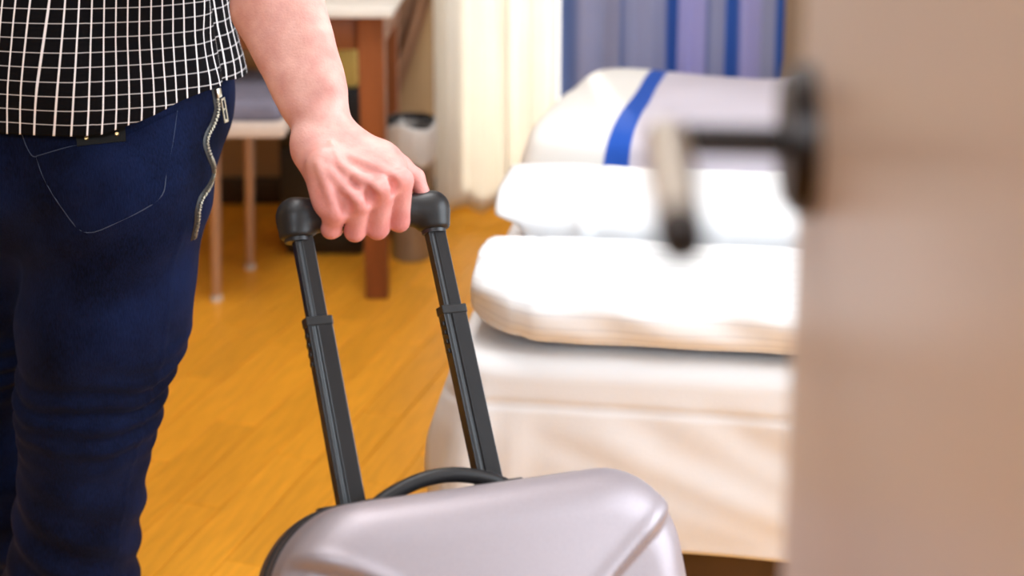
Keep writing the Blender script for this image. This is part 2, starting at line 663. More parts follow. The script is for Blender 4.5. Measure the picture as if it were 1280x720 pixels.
floor = struct('floor', (XL - 0.1, -2.4, -0.12), (XR + 0.1, YB + 0.15, -0.012), M_base)
struct('ceiling', (XL - 0.1, -2.4, ZC), (XR + 0.1, YB + 0.15, ZC + 0.1), M_ceil)
struct('wall_left', (XL - 0.1, -2.4, -0.01), (XL, YB + 0.15, ZC), M_wall)
struct('wall_hall_end', (XL, -2.5, -0.01), (XR, -2.4, ZC), M_wall_light)


def wall_with_hole(name, axis, lo, hi, hole, m):
    """a wall slab with a rectangular opening; axis = the wall's long horizontal axis"""
    bm = bmesh.new()
    a0, a1, z0, z1 = hole
    i = axis

    def pc(a, b, z_0, z_1):
        l, h = list(lo), list(hi)
        l[i], h[i], l[2], h[2] = a, b, z_0, z_1
        bm_box(bm, l, h)
    pc(lo[i], a0, lo[2], hi[2])
    pc(a1, hi[i], lo[2], hi[2])
    pc(a0, a1, z1, hi[2])
    if z0 > lo[2] + 0.001:
        pc(a0, a1, lo[2], z0)
    o = bm_obj(name, bm, m)
    o['kind'] = 'structure'
    return o


wall_with_hole('wall_back', 0, (XL, YB, -0.01), (XR, YB + 0.15, ZC), (-0.22, 0.75, 0.15, 2.15), M_wall)
wall_with_hole('wall_right', 1, (XR, -2.4, -0.01), (XR + 0.1, YB + 0.15, ZC), (0.25, 1.65, 0.7, 2.0), M_wall_light)
wall_with_hole('wall_front', 0, (XL, YF - 0.12, -0.01), (XR, YF, ZC), (-0.85, 0.03, -0.01, 2.07), M_wall_light)


def window(name, axis, a0, a1, z0, z1, c, t):
    bm = bmesh.new()
    fw = 0.05

    def pc(a, b, q0, q1):
        if axis == 0:
            bm_box(bm, (a, c, q0), (b, c + t, q1), 0.004)
        else:
            bm_box(bm, (c, a, q0), (c + t, b, q1), 0.004)
    e = empty(name, (0, 0, 0))
    e['kind'] = 'structure'
    pc(a0, a0 + fw, z0, z1)
    pc(a1 - fw, a1, z0, z1)
    pc(a0 + fw, a1 - fw, z0, z0 + fw)
    pc(a0 + fw, a1 - fw, z1 - fw, z1)
    mid = (a0 + a1) / 2
    pc(mid - 0.025, mid + 0.025, z0 + fw, z1 - fw)
    bm_obj('window_frame', bm, M_ceil, e, smooth=True)
    for (p0, p1) in ((a0 + fw, mid - 0.025), (mid + 0.025, a1 - fw)):
        if axis == 0:
            box('pane', (p0, c + t * 0.4, z0 + fw), (p1, c + t * 0.4 + 0.006, z1 - fw), M_glass, e, 0)
        else:
            box('pane', (c + t * 0.4, p0, z0 + fw), (c + t * 0.4 + 0.006, p1, z1 - fw), M_glass, e, 0)
    return e


window('window_1', 0, -0.22, 0.75, 0.15, 2.15, YB + 0.04, 0.06)
window('window_2', 1, 0.25, 1.65, 0.7, 2.0, XR + 0.03, 0.06)  # unseen window, added and placed to go with the side key light
struct('baseboard_back', (XL, YB - 0.018, 0.0), (XR, YB, 0.085), M_base, None, 0.004)
struct('baseboard_left', (XL, YF, 0.0), (XL + 0.018, YB - 0.018, 0.085), M_base, None, 0.004)

# ---- parquet boards: one object each where the lens can see them, the rest joined
PA = math.radians(17)
pd, pn = np.array([math.sin(PA), math.cos(PA)]), np.array([math.cos(PA), -math.sin(PA)])
PW, PL = 0.088, 0.56
pb = bmesh.new()
bm_box(pb, (-PW / 2 + 0.0006, -PL / 2 + 0.0006, -0.012), (PW / 2 - 0.0006, PL / 2 - 0.0006, 0.0))
for e in list(pb.edges):
    pass
bmesh.ops.bevel(pb, geom=[e for e in pb.edges if all(v.co.z > -0.001 for v in e.verts)], offset=0.0012, segments=1, affect='EDGES')
plank_me = bpy.data.meshes.new('plank')
bmesh.ops.recalc_face_normals(pb, faces=pb.faces)
pb.to_mesh(plank_me)
plank_me.materials.append(M_floor)
rest = bmesh.new()
nplank = 0
for i in range(-34, 40):
    off = (0.0, 0.21, 0.39, 0.12, 0.31)[i % 5] + 0.05 * math.sin(i * 2.3)
    for j in range(-7, 11):
        c = pn * (i * PW) + pd * (j * PL + off)
        if not (XL - 0.35 < c[0] < XR + 0.35 and -2.6 < c[1] < YB + 0.35):
            continue
        if -1.35 < c[0] < 0.55 and 1.35 < c[1] < YB - 0.31 and nplank < 300:
            o = bpy.data.objects.new('plank', plank_me)
            C.objects.link(o)
            o.parent = floor
            o.location = (c[0], c[1], random.uniform(-0.0004, 0.0004))
            o.rotation_euler = (0, 0, -PA)
            nplank += 1
        else:
            bm_box(rest, (-PW / 2 + 0.0006, -PL / 2 + 0.0006, -0.012), (PW / 2 - 0.0006, PL / 2 - 0.0006, 0.0), M=Matrix.Translation((c[0], c[1], 0)) @ Matrix.Rotation(-PA, 4, 'Z'))
for co, no in (((XL + 0.002, 0, 0), (-1, 0, 0)), ((XR - 0.002, 0, 0), (1, 0, 0)), ((0, YB - 0.002, 0), (0, 1, 0)), ((0, -2.398, 0), (0, -1, 0))):
    bmesh.ops.bisect_plane(rest, geom=rest.verts[:] + rest.edges[:] + rest.faces[:], plane_co=co, plane_no=no, clear_outer=True)
ro = bm_obj('outlying_boards', rest, M_floor, floor)
ro['kind'] = 'stuff'

# ================================================================== DOOR
DX = lambda y: 0.1085 + 0.10 * (y - 0.45)
door = empty('door_1', (DX(0.488), 0.488, 0.0), (0, 0, -math.atan(0.10)))
door['kind'] = 'structure'
# local frame: -y runs along the leaf to the hinge, -x is the face turned to the bed
box('door_leaf', (0.0, -0.86, 0.012), (0.042, 0.0, 2.05), M_door, door, 0.003)
hz = at(835, 182, 0.45)[2]
bm = bmesh.new()
bm_cyl(bm, (0.0, -0.034, hz + 0.001), (-0.010, -0.034, hz + 0.001), 0.028, 0.027, 40)
bmesh.ops.bevel(bm, geom=[e for e in bm.edges if all(v.co.x < -0.009 for v in e.verts)], offset=0.003, segments=2, affect='EDGES')
rose = bm_obj('handle_rose', bm, M_bronze, door, smooth=True)
h = SDF((-0.08, -0.17, hz - 0.03), (0.005, 0.0, hz + 0.03), 0.0016)
h.cap((-0.008, -0.034, hz), (-0.052, -0.034, hz), 0.0062, 0.0062, 0.002)
hv_, hf_ = h.mesh(1)
link('handle_neck', mesh_np('handle_neck', hv_, hf_), M_bronze, door)
h = SDF((-0.08, -0.17, hz - 0.03), (0.005, 0.0, hz + 0.03), 0.0016)
h.cap((-0.052, -0.032, hz - 0.001), (-0.050, -0.128, hz - 0.004), 0.0088, 0.0078, 0.003)
hv_, hf_ = h.mesh(1)
link('handle_lever', mesh_np('handle_lever', hv_, hf_), M_steel, door)
h = SDF((-0.08, -0.17, hz - 0.03), (0.005, 0.0, hz + 0.03), 0.0014)
h.cap((-0.0499, -0.1285, hz - 0.004), (-0.0497, -0.137, hz - 0.004), 0.0082, 0.0078, 0.002)
hv_, hf_ = h.mesh(1)
link('handle_end_cap', mesh_np('handle_end_cap', hv_, hf_), M_bronze, door)
for zz in (0.25, 1.05, 1.8):
    bm = bmesh.new()
    bm_cyl(bm, (0.0, -0.868, zz - 0.045), (0.0, -0.868, zz + 0.045), 0.007, 0.007, 14)
    bm_obj('hinge', bm, M_steel, door, smooth=True)

# ================================================================== CURTAINS


def curtain(name, x0, x1, z0, z1, y, amp, wl, m, lean=None, seed=0, tuck=None):
    nu, nv = int((x1 - x0) / wl * 14) + 2, 60
    V = np.zeros((nv, nu, 3))
    UV = np.zeros((nv, nu, 2))
    for j in range(nv):
        b = j / (nv - 1)
        z = z0 + (z1 - z0) * b
        for i in range(nu):
            a = i / (nu - 1)
            ph = a * (x1 - x0) / wl * 2 * PI
            ph += 0.9 * math.sin(a * 9 + seed) + 0.25 * math.sin(z * 2.1 + seed)
            wd = 1.0
            xc = 0.0
            if lean:
                xc, wd = lean(z)
            x = x0 + (x1 - x0) * (0.5 + (a - 0.5) * wd) + xc
            yy = y + amp * math.sin(ph) * (0.75 + 0.25 * math.sin(a * 23 + seed)) + 0.006 * math.sin(z * 5 + a * 11)
            V[j, i] = (x + 0.25 * amp * math.sin(2 * ph), yy, z + (0.006 * math.sin(ph + 1) if j == 0 else 0))
            UV[j, i] = (a, b)
    me = grid_mesh(name, V, uv=UV)
    o = link(name, me, m)
    so = o.modifiers.new('thick', 'SOLIDIFY')
    so.thickness = 0.002
    return o


cwx0, cwx1 = at(541, 120, 3.72)[0], at(697, 120, 3.72)[0]
tag(curtain('ivory_curtain', cwx0, cwx1, 0.035, 2.35, 3.72, 0.022, 0.082, M_curt_w, seed=1.0), 'pale ivory curtain glowing in front of the window, left of the blue curtain', 'curtain')
cbx1 = at(982, 40, 3.74)[0]
tag(curtain('blue_curtain', cwx1 + 0.004, cbx1, 0.035, 2.35, 3.74, 0.020, 0.095, M_curt_b, seed=2.2), 'lavender blue curtain with darker blue vertical stripes behind the bed', 'curtain')


def dr_lean(z):
    t = max(0.0, min(1.0, (z - 0.30) / 0.45))
    return (-0.135 * (1 - t) ** 1.2 + 0.02 * max(0, z - 0.75), 1.0 - 0.18 * (1 - t))


dx0, dx1 = at(497, 20, 3.81)[0], at(548, 20, 3.81)[0]
tag(curtain('brown_drape', dx0, dx1, 0.04, 2.35, 3.81, 0.016, 0.05, M_drape, lean=dr_lean, seed=0.4), 'brown drape gathered aside between the desk and the ivory curtain', 'curtain')
rod = empty('curtain_rod', (0, 3.68, 2.38))
bm = bmesh.new()
bm_cyl(bm, (XL + 0.4, 0, 0), (1.0, 0, 0), 0.012, None, 14)
bm_obj('rod', bm, M_bronze, rod, smooth=True)
for xx in (-1.3, 0.98):
    bm = bmesh.new()
    bm_cyl(bm, (xx, 0, 0), (xx, 0.22, 0), 0.01, None, 10)
    bm_obj('bracket', bm, M_bronze, rod, smooth=True)
tag(rod, 'long dark metal curtain rod mounted above the window', 'curtain rod')

# ================================================================== DESK, STOOL, BIN
tz = 0.755
tD = 3.05
tx1 = at(491, 5, tD)[0]
lx0, lx1 = at(450, 200, tD + 0.03)[0], at(483, 200, tD + 0.03)[0]
desk = empty('desk', ((tx1 - 0.65), tD + 0.3, 0))
ox, oy = desk.location.x, desk.location.y
box('desk_top', (-0.68, tD - 0.02 - oy, tz - 0.028), (tx1 - ox, 0.30, tz), M_top, desk, 0.004)
box('apron', (-0.62, tD + 0.035 - oy, tz - 0.115), (lx0 - ox + 0.005, tD + 0.055 - oy, tz - 0.028), M_wood, desk, 0.002)
box('side_apron', (lx1 - ox - 0.028, tD + 0.07 - oy, tz - 0.115), (lx1 - ox - 0.008, 0.24, tz - 0.028), M_wood, desk, 0.002)


def taper_leg(name, x0, x1, y0, y1, zt, parent, tp=0.008):
    bm = bmesh.new()
    bm_box(bm, (x0, y0, 0), (x1, y1, zt))
    for v in bm.verts:
        if v.co.z < 0.01:
            v.co.x += tp if v.co.x < (x0 + x1) / 2 else -tp * 0.2
            v.co.y += tp * (0.5 if v.co.y < (y0 + y1) / 2 else -0.5)
    bmesh.ops.bevel(bm, geom=list(bm.edges), offset=0.003, segments=2, affect='EDGES')
    return bm_obj(name, bm, M_wood, parent, smooth=True)


taper_leg('leg', lx0 - ox, lx1 - ox, tD + 0.02 - oy, tD + 0.075 - oy, tz - 0.028, desk)
taper_leg('leg', lx0 - ox - 0.01, lx1 - ox - 0.012, 0.20, 0.25, tz - 0.028, desk)
taper_leg('leg', -0.66, -0.60, tD + 0.02 - oy, tD + 0.075 - oy, tz - 0.028, desk)
taper_leg('leg', -0.66, -0.60, 0.20, 0.25, tz - 0.028, desk)
tag(desk, 'cherry wood desk with a pale top and square tapered legs against the wall', 'desk')

# stool tucked under the desk
s0 = at(300, 163, 2.93)
s1 = at(358, 163, 2.93)
sz = s1[2]
legA, legB = at(313, 335, 3.30), at(271, 376, 3.07)
stool = empty('stool', (s1[0] - 0.22, 3.14, 0))
sx, sy = stool.location.x, stool.location.y
box('seat_frame', (-0.22, 2.90 - sy, sz - 0.012), (s1[0] - sx, 3.33 - sy, sz + 0.022), M_pale, stool, 0.006)
h = SDF((-0.25, -0.28, sz - 0.02), (0.25, 0.24, sz + 0.09), 0.007)
h.rbox(((s1[0] - sx - 0.22) / 2, 3.125 - sy, sz + 0.045), (0.215, 0.205, 0.028), 0.024)
v_, f_ = h.mesh(2)
link('cushion', mesh_np('cushion', v_, f_), M_cushion, stool)
lt = sz - 0.012
for (bx, by) in ((legA[0], legA[1]), (legB[0], legB[1]), (legA[0] - 0.20, legA[1] + 0.0), (legB[0] - 0.18, legB[1])):
    tx = bx + (0.012 if bx > -0.8 else -0.012)
    bm = bmesh.new()
    bm_cyl(bm, (tx - sx, by - sy, lt), (bx - sx, by - sy, 0.012), 0.016, 0.012, 16)
    lg = bm_obj('leg', bm, M_legs, stool, smooth=True)
    bm = bmesh.new()
    bm_cyl(bm, (bx - sx, by - sy, 0.0), (bx - sx, by - sy, 0.014), 0.015, 0.014, 14)
    bm_obj('foot_cap', bm, M_liner, lg, smooth=True)
tag(stool, 'low stool with a blue-grey cushion and slim metal legs under the desk', 'stool')

# low black cabinet with a straw-coloured box on it, under the desk
cD = 3.38
cx0, cx1 = at(345, 130, cD)[0], at(452, 130, cD)[0]
czt = at(430, 112, cD)[2]
cab = empty('low_cabinet', ((cx0 + cx1) / 2, cD + 0.15, 0))
hw = (cx1 - cx0) / 2
box('body', (-hw, -0.13, 0.03), (hw, 0.13, czt), M_black, cab, 0.004)
box('plinth', (-hw + 0.01, -0.115, 0), (hw - 0.01, 0.12, 0.03), M_base, cab, 0.002)
dr = box('drawer', (-hw + 0.006, -0.142, czt - 0.16), (hw - 0.006, -0.131, czt - 0.01), M_black, cab, 0.002)
box('handle', (-0.03, -0.150, czt - 0.09), (0.03, -0.142, czt - 0.08), M_steel, dr, 0.002)
dr = box('drawer', (-hw + 0.006, -0.142, 0.04), (hw - 0.006, -0.131, czt - 0.165), M_black, cab, 0.002)
box('handle', (-0.03, -0.150, 0.14), (0.03, -0.142, 0.15), M_steel, dr, 0.002)
tag(cab, 'low black cabinet standing under the desk near the wall', 'cabinet')
yb = empty('storage_box', ((cx0 + cx1) / 2 - 0.005, cD + 0.14, czt))
yt = at(430, 38, cD)[2] - czt
box('box_body', (-hw + 0.01, -0.11, 0), (hw - 0.012, 0.11, yt * 0.8), M_yellow, yb, 0.003)
box('box_lid', (-hw + 0.007, -0.114, yt * 0.8), (hw - 0.009, 0.114, yt), M_yellow, yb, 0.003)
tag(yb, 'straw-yellow storage box standing on the low black cabinet', 'box')

# waste bin
bb = at(515, 318, 3.40)
bt = at(515, 158, 3.40)[2]
br = (at(546, 230, 3.4)[0] - at(485, 230, 3.4)[0]) / 2
wb = empty('waste_bin', (bb[0], 3.40, 0))
prof = [(0.0, 0.0), (br * 0.80, 0.0), (br * 0.82, 0.006), (br * 0.95, bt - 0.02), (br * 0.99, bt - 0.015), (br * 1.0, bt), (br * 0.94, bt), (br * 0.90, bt - 0.03), (br * 0.76, 0.012), (0.0, 0.012)]


def lathe(name, prof, seg=36):
    V = np.zeros((len(prof), seg, 3))
    for j, (r, z) in enumerate(prof):
        for i in range(seg):
            a = 2 * PI * i / seg
            V[j, i] = (r * math.cos(a), r * math.sin(a), z)
    return grid_mesh(name, V, closed_u=True)


link('bin_body', lathe('bin_body', prof), M_bin, wb)
seg = 60
V = np.zeros((9, seg, 3))
for j, (r, z) in enumerate([(0.86, -0.10), (0.90, -0.03), (0.97, 0.010), (1.04, 0.012), (1.07, -0.002), (1.06, -0.04), (1.05, -0.07), (1.03, -0.085), (1.0, -0.09)]):
    for i in range(seg):
        a = 2 * PI * i / seg
        wv = 1 + 0.025 * math.sin(a * 11 + j * 0.7) + 0.02 * math.sin(a * 5 + 1)
        V[j, i] = (br * r * wv * math.cos(a), br * r * wv * math.sin(a), bt + z + 0.012 * math.sin(a * 3 + 1) * (1 if j > 2 else 0.3))
link('bin_liner', grid_mesh('bin_liner', V, closed_u=True), M_liner, wb)
link('rim_band', lathe('rim_band', [(br * 1.00, bt + 0.004), (br * 1.02, bt + 0.010), (br * 1.02, bt + 0.020), (br * 0.98, bt + 0.024), (br * 0.93, bt + 0.018), (br * 0.93, bt + 0.004)]), M_black, wb)
tag(wb, 'slim grey metal waste bin with a crumpled white liner beside the desk leg', 'bin')

# ================================================================== BED AND BEDDING
BZ = 0.452
BP = math.radians(8.0)
b0 = at(556, 452, 1.70)
bed_rot = Matrix.Rotation(-BP, 4, 'Z')
bedM = Matrix.Translation((b0[0], b0[1], 0)) @ bed_rot
BW, BL = 0.92, 1.93
HEM = at(900, 674, 1.70)[2] + 0.012

bed = empty('bed', (b0[0], b0[1], 0), (0, 0, -BP))
box('bed_base', (0.05, 0.05, 0.09), (BW - 0.05, BL - 0.02, 0.25), M_bedbase, bed, 0.01)
box('mattress', (0.012, 0.014, 0.25), (BW - 0.012, BL - 0.012, BZ - 0.006), M_white, bed, 0.02, 3)
for lx in (0.10, BW - 0.10):
    for ly in (0.12, BL - 0.10):
        bm = bmesh.new()
        bm_cyl(bm, (lx, ly, 0.0), (lx, ly, 0.09), 0.022, 0.026, 16)
        bm_obj('leg', bm, M_bedbase, bed, smooth=True)
tag(bed, 'single bed with a dark wooden base and thick mattress under a cream sheet', 'bed')


def sheet():
    NT, prof = 420, []
    # ring profile: inset from the edge (negative) on the top, then round the edge, then drop
    R = 0.032
    tops = [-0.40, -0.30, -0.2, -0.12, -0.07, -0.045]
    pr = [(t, 0.0, 0.0) for t in tops]
    for a in np.linspace(0, PI / 2, 8):
        pr.append((-R + R * math.sin(a), -R + R * math.cos(a), 0.0))
    for s in np.linspace(0.012, BZ - HEM - R, 34):
        pr.append((0.0, -R - s, s / (BZ - HEM - R)))
    per = []
    rc = 0.055
    # outline of the bed, rounded rectangle, with arclength-uniform sampling
    segs = []
    pts = []
    for (cx, cy, a0) in ((rc, rc, PI), (BW - rc, rc, 1.5 * PI), (BW - rc, BL - rc, 0), (rc, BL - rc, 0.5 * PI)):
        for k in range(13):
            a = a0 + k / 12 * PI / 2
            pts.append((cx + rc * math.cos(a), cy + rc * math.sin(a), math.cos(a), math.sin(a)))
    pts.append(pts[0])
    pts = np.array(pts)
    L = np.concatenate([[0], np.cumsum(np.linalg.norm(np.diff(pts[:, :2], axis=0), axis=1))])
    # denser at the front-left corner
    s = np.linspace(0, L[-1], NT + 1)[:-1]
    X, Y, NX, NY = [np.interp(s, L, pts[:, k]) for k in range(4)]
    V = np.zeros((len(pr) + 1, NT, 3))
    for j, (ins, dz, q) in enumerate(pr):
        sc_x = np.clip(X, 0, BW)
        x = X + NX * ins
        y = Y + NY * ins
        if ins < -rc:  # keep the inner rings simple
            k = min(1.0, (-ins) / 0.42)
            x = BW / 2 + (X - BW / 2) * (1 - k * 0.95)
            y = BL / 2 + (Y - BL / 2) * (1 - k * 0.95 * 0.42 / 0.9)
        z = np.full(NT, BZ + dz)
        if q > 0:
            front = NY < -0.7
            # soft bulge of the hanging sheet, corner pleats, long diagonal drag folds on the front
            bul = 0.016 * math.sin(min(1, q * 1.1) * PI * 0.62)
            corner = np.exp(-((s - 0.02) / 0.085) ** 2) + np.exp(-((s - L[-1]) / 0.10) ** 2)
            pleat = corner * (0.012 * np.sin((s if True else 0) * 95 + q * 3.0) * min(1, q * 2.0) + 0.024 * q)
            u = X
            drop = q * (BZ - HEM)
            fold = 0
            for (u0, d0, sl, amp, wd) in ((0.22, 0.05, 0.46, 0.007, 0.04), (0.34, 0.03, 0.52, 0.006, 0.035), (0.10, 0.08, 0.40, 0.003, 0.025)):
                dd = drop - (d0 + (u - u0) * sl)
                fold = fold - amp * np.exp(-(dd / wd) ** 2) * np.clip((u - u0) / 0.08, 0, 1) * (NY < -0.5)
            seam = -0.0035 * np.exp(-((drop - 0.036) / 0.005) ** 2) * (NY < -0.3)
            nz = 0.005 * vnoise(np.stack([X * 7, Y * 7, np.full(NT, q * 3.0)], -1)) * min(1, q * 3)
            o = bul + pleat + fold + seam + nz
            x = x + NX * o
            y = y + NY * o
            z = z + q * 0.006 * np.sin(s * 6)
        else:
            z = z + 0.0015 * vnoise(np.stack([x * 9, y * 9, x * 0], -1))
        V[j + 1, :, 0], V[j + 1, :, 1], V[j + 1, :, 2] = x, y, z
    V[0] = V[1]
    V[0, :, 0] = BW / 2
    V[0, :, 1] = BL / 2 + (V[1, :, 1] - BL / 2) * 0.55
    me = grid_mesh('bed_sheet', V, closed_u=True)
    o = link('bed_sheet', me, M_sheet)
    o.matrix_world = bedM
    so = o.modifiers.new('thick', 'SOLIDIFY')
    so.thickness = 0.002
    so.offset = 1
    return o


tag(sheet(), 'smooth cream fitted sheet stretched over the mattress and hanging down its front', 'bed sheet')


def soft_block(name, u0, u1, v0, v1, z0, z1, m, ex=0.22, ez=0.55, wr=0.004, wf=9.0, fn=None, nu=150, nv=64, uvscale=True):
    """cushion-like closed surface: superquadric of the box, wrinkled by noise; local axes u (across), v (along), z"""
    V = np.zeros((nv, nu, 3))
    UV = np.zeros((nv, nu + 1, 2))
    cu, cv, cz = (u0 + u1) / 2, (v0 + v1) / 2, (z0 + z1) / 2
    ru, rv, rz = (u1 - u0) / 2, (v1 - v0) / 2, (z1 - z0) / 2

    def sp(x, e):
        return np.sign(x) * np.abs(x) ** e
    # the pole axis is u, so rings are cross-sections of the roll
    th = np.linspace(0, 2 * PI, nu, endpoint=False)
    # more samples in the straight span
    tt = np.linspace(-1, 1, nv)
    for j, t in enumerate(tt):
        uu = np.sign(t) * (1 - (1 - abs(t)) ** 1.35)
        rad = (max(0.0, 1 - abs(uu) ** (2 / ex))) ** (ex / 2)
        y = sp(np.cos(th), ez) * rad
        z = sp(np.sin(th), ez) * rad
        P = np.stack([np.full(nu, cu + ru * uu), cv + rv * y, cz + rz * z], -1)
        V[j] = P
        UV[j, :, 0] = (uu + 1) / 2
        UV[j, :, 1] = np.arange(nu + 1) / nu
    n = vnoise(V * wf) + 0.5 * vnoise(V * wf * 2.3 + 7)
    ctr = np.array([cu, cv, cz])
    dr = V - ctr
    dr[..., 0] *= 0.15
    dr /= np.linalg.norm(dr, axis=-1, keepdims=True) + 1e-9
    V = V + dr * (n * wr)[..., None]
    if fn is not None:
        V = fn(V, u0, u1)
    V[..., 2] = np.maximum(V[..., 2], z0)
    me = grid_mesh(name, V, closed_u=True, uv=UV)
    o = link(name, me, m)
    o.matrix_world = bedM
    return o


# satin-striped white cotton
M_pillow = mat('satin_stripe_cotton', (0.83, 0.835, 0.845, 1), 0.8, bump=0.12, bscale=380)
nt = M_pillow.node_tree
_p = nt.nodes['Principled BSDF']
tc = nt.nodes.new('ShaderNodeUVMap')
sp_ = nt.nodes.new('ShaderNodeSeparateXYZ')
nt.links.new(tc.outputs[0], sp_.inputs[0])
lm = line_mask(nt, sp_.outputs[1], 0.03, 0.004, 0.002)
mm = nt.nodes.new('ShaderNodeMix')
mm.data_type = 'RGBA'
mm.inputs[6].default_value = (0.83, 0.835, 0.845, 1)
mm.inputs[7].default_value = (0.75, 0.755, 0.77, 1)
nt.links.new(lm, mm.inputs[0])
nt.links.new(mm.outputs[2], _p.inputs['Base Color'])


def pillow_fn(V, u0, u1):
    u = V[..., 0] - u0
    # the loose open end of the slip: gathered, with a seam where the filling begins
    seam = np.exp(-((u - 0.085) / 0.006) ** 2)
    z = V[..., 2]
    c = np.array([0, V[..., 1].mean(), V[..., 2].mean()])
    d = V - c
    d[..., 0] = 0
    ln = np.linalg.norm(d, axis=-1, keepdims=True) + 1e-9
    d = d / ln
    ang = np.arctan2(d[..., 2], d[..., 1])
    loose = np.clip(1 - u / 0.09, 0, 1)
    g = 0.010 * np.sin(ang * 9 + u * 40) * loose * np.clip(u / 0.02, 0, 1)
    dr_ = -0.004 * seam + g
    V = V + d * dr_[..., None]
    # the open end droops: its lower front corner draws back and up
    lo_ = np.clip(1 - u / 0.11, 0, 1) ** 1.6
    fr_ = np.clip(1 - (V[..., 1] - V[..., 1].min()) / 0.16, 0, 1)
    hh = np.clip((V[..., 2] - BZ) / 0.10, 0, 1)
    V[..., 1] += 0.055 * lo_ * fr_ * (1.2 - 0.5 * hh)
    V[..., 2] += 0.022 * lo_ * (1 - hh)
    # broad soft creases across the front
    cr = 0.004 * np.sin(u * 31 + z * 60) * np.clip((u - 0.1) / 0.1, 0, 1) * np.clip(1 - (V[..., 1] - V[..., 1].min()) / 0.12, 0, 1)
    V[..., 1] -= cr
    return V


pv = 0.006
tag(soft_block('pillow', 0.022, 0.80, pv, pv + 0.285, BZ + 0.002, BZ + 0.108, M_pillow, ex=0.15, ez=0.74, wr=0.0035, wf=11, fn=pillow_fn),
    'plump white pillow in a striped slip lying at the front of the bed', 'pillow')


def duvet_fn(V, u0, u1):
    u = V[..., 0] - u0
    # three folded layers show as shallow steps on the front and at the left end
    h = (V[..., 2] - BZ)
    st = 0.006 * np.cos(h / 0.15 * 2 * PI * 1.5)
    V[..., 1] -= st * np.clip(1 - (V[..., 1] - V[..., 1].min()) / 0.1, 0, 1)
    V[..., 0] -= np.clip(1 - u / 0.10, 0, 1) * (0.030 * np.clip((h - 0.095) / 0.012, 0, 1) - 0.020 * np.exp(-((h - 0.075) / 0.02) ** 2))
    V[..., 1] -= 0.012 * np.exp(-((u - 0.11 - h * 0.15) / 0.010) ** 2)
    return V


tag(soft_block('folded_duvet', 0.045, 0.86, 0.316, 0.560, BZ + 0.002, BZ + 0.146, M_white, ex=0.07, ez=0.48, wr=0.005, wf=7, fn=duvet_fn),
    'white duvet folded into a thick bundle behind the striped pillow', 'duvet')


def blanket_fn(V, u0, u1):
    u = V[..., 0] - u0
    v = V[..., 1]
    t = np.clip((v - v.min()) / (v.max() - v.min()), 0, 1)
    top = np.clip((V[..., 2] - BZ) / 0.15, 0, 1)
    # the left flank slopes outward toward the camera, like cloth thrown over a folded heap
    V[..., 0] -= (1 - t) * 0.05 * np.clip(1 - u / 0.5, 0, 1) - t * 0.055 * np.clip(1 - u / 0.6, 0, 1)
    V[..., 0] -= (1 - top) * 0.05 * np.clip(1 - u / 0.25, 0, 1) * (1 - 0.4 * t)
    V[..., 2] += 0.010 * np.sin(u * 9 + 1) * top * np.exp(-((t - 0.9) / 0.3) ** 2)
    V[..., 1] += 0.018 * np.sin(u * 13 + 2.0) * (1 - t) * top
    return V


M_blanket = stripe_cloth('blue_band_blanket', (0.60, 0.555, 0.625, 1), (0.008, 0.075, 0.42, 1), 0.183, 0.231)
tag(soft_block('striped_blanket', 0.065, 0.88, 0.80, 1.46, BZ + 0.002, BZ + 0.150, M_blanket, ex=0.13, ez=0.55, wr=0.007, wf=6, fn=blanket_fn),
    'pale lilac blanket with one blue band, folded in a heap behind the duvet', 'blanket')

# ================================================================== SUITCASE
CH = at(456, 267, 1.25)
yaw, roll, tilt = 0.384, -0.061, 0.53
cc, ss = math.cos, math.sin
Rx = np.array([[1, 0, 0], [0, cc(tilt), ss(tilt)], [0, -ss(tilt), cc(tilt)]])
Ry = np.array([[cc(roll), 0, -ss(roll)], [0, 1, 0], [ss(roll), 0, cc(roll)]])
Rz = np.array([[cc(yaw), -ss(yaw), 0], [ss(yaw), cc(yaw), 0], [0, 0, 1]])
RM = Rz @ Ry @ Rx
HG = (CH[2] - RM[2, 1] * 0.030) / RM[2, 2]                      # handle height along the case's own axis
orig = CH - RM @ np.array([0, 0.030, HG])
case = empty('suitcase')
m4 = Matrix.Identity(4)
for i in range(3):
    for j in range(3):
        m4[i][j] = RM[i, j]
    m4[i][3] = orig[i]
case.matrix_world = m4
PX = 0.069          # half distance of the poles
ZT = HG - 0.278      # top of the shell
ZB = 0.075
SX, PO_X = 0.056, 0.014   # the shell and the pole pair sit a little off the grip's centre
HWD, FD, BD = 0.188, 0.088, 0.078   # half width, front depth, back depth


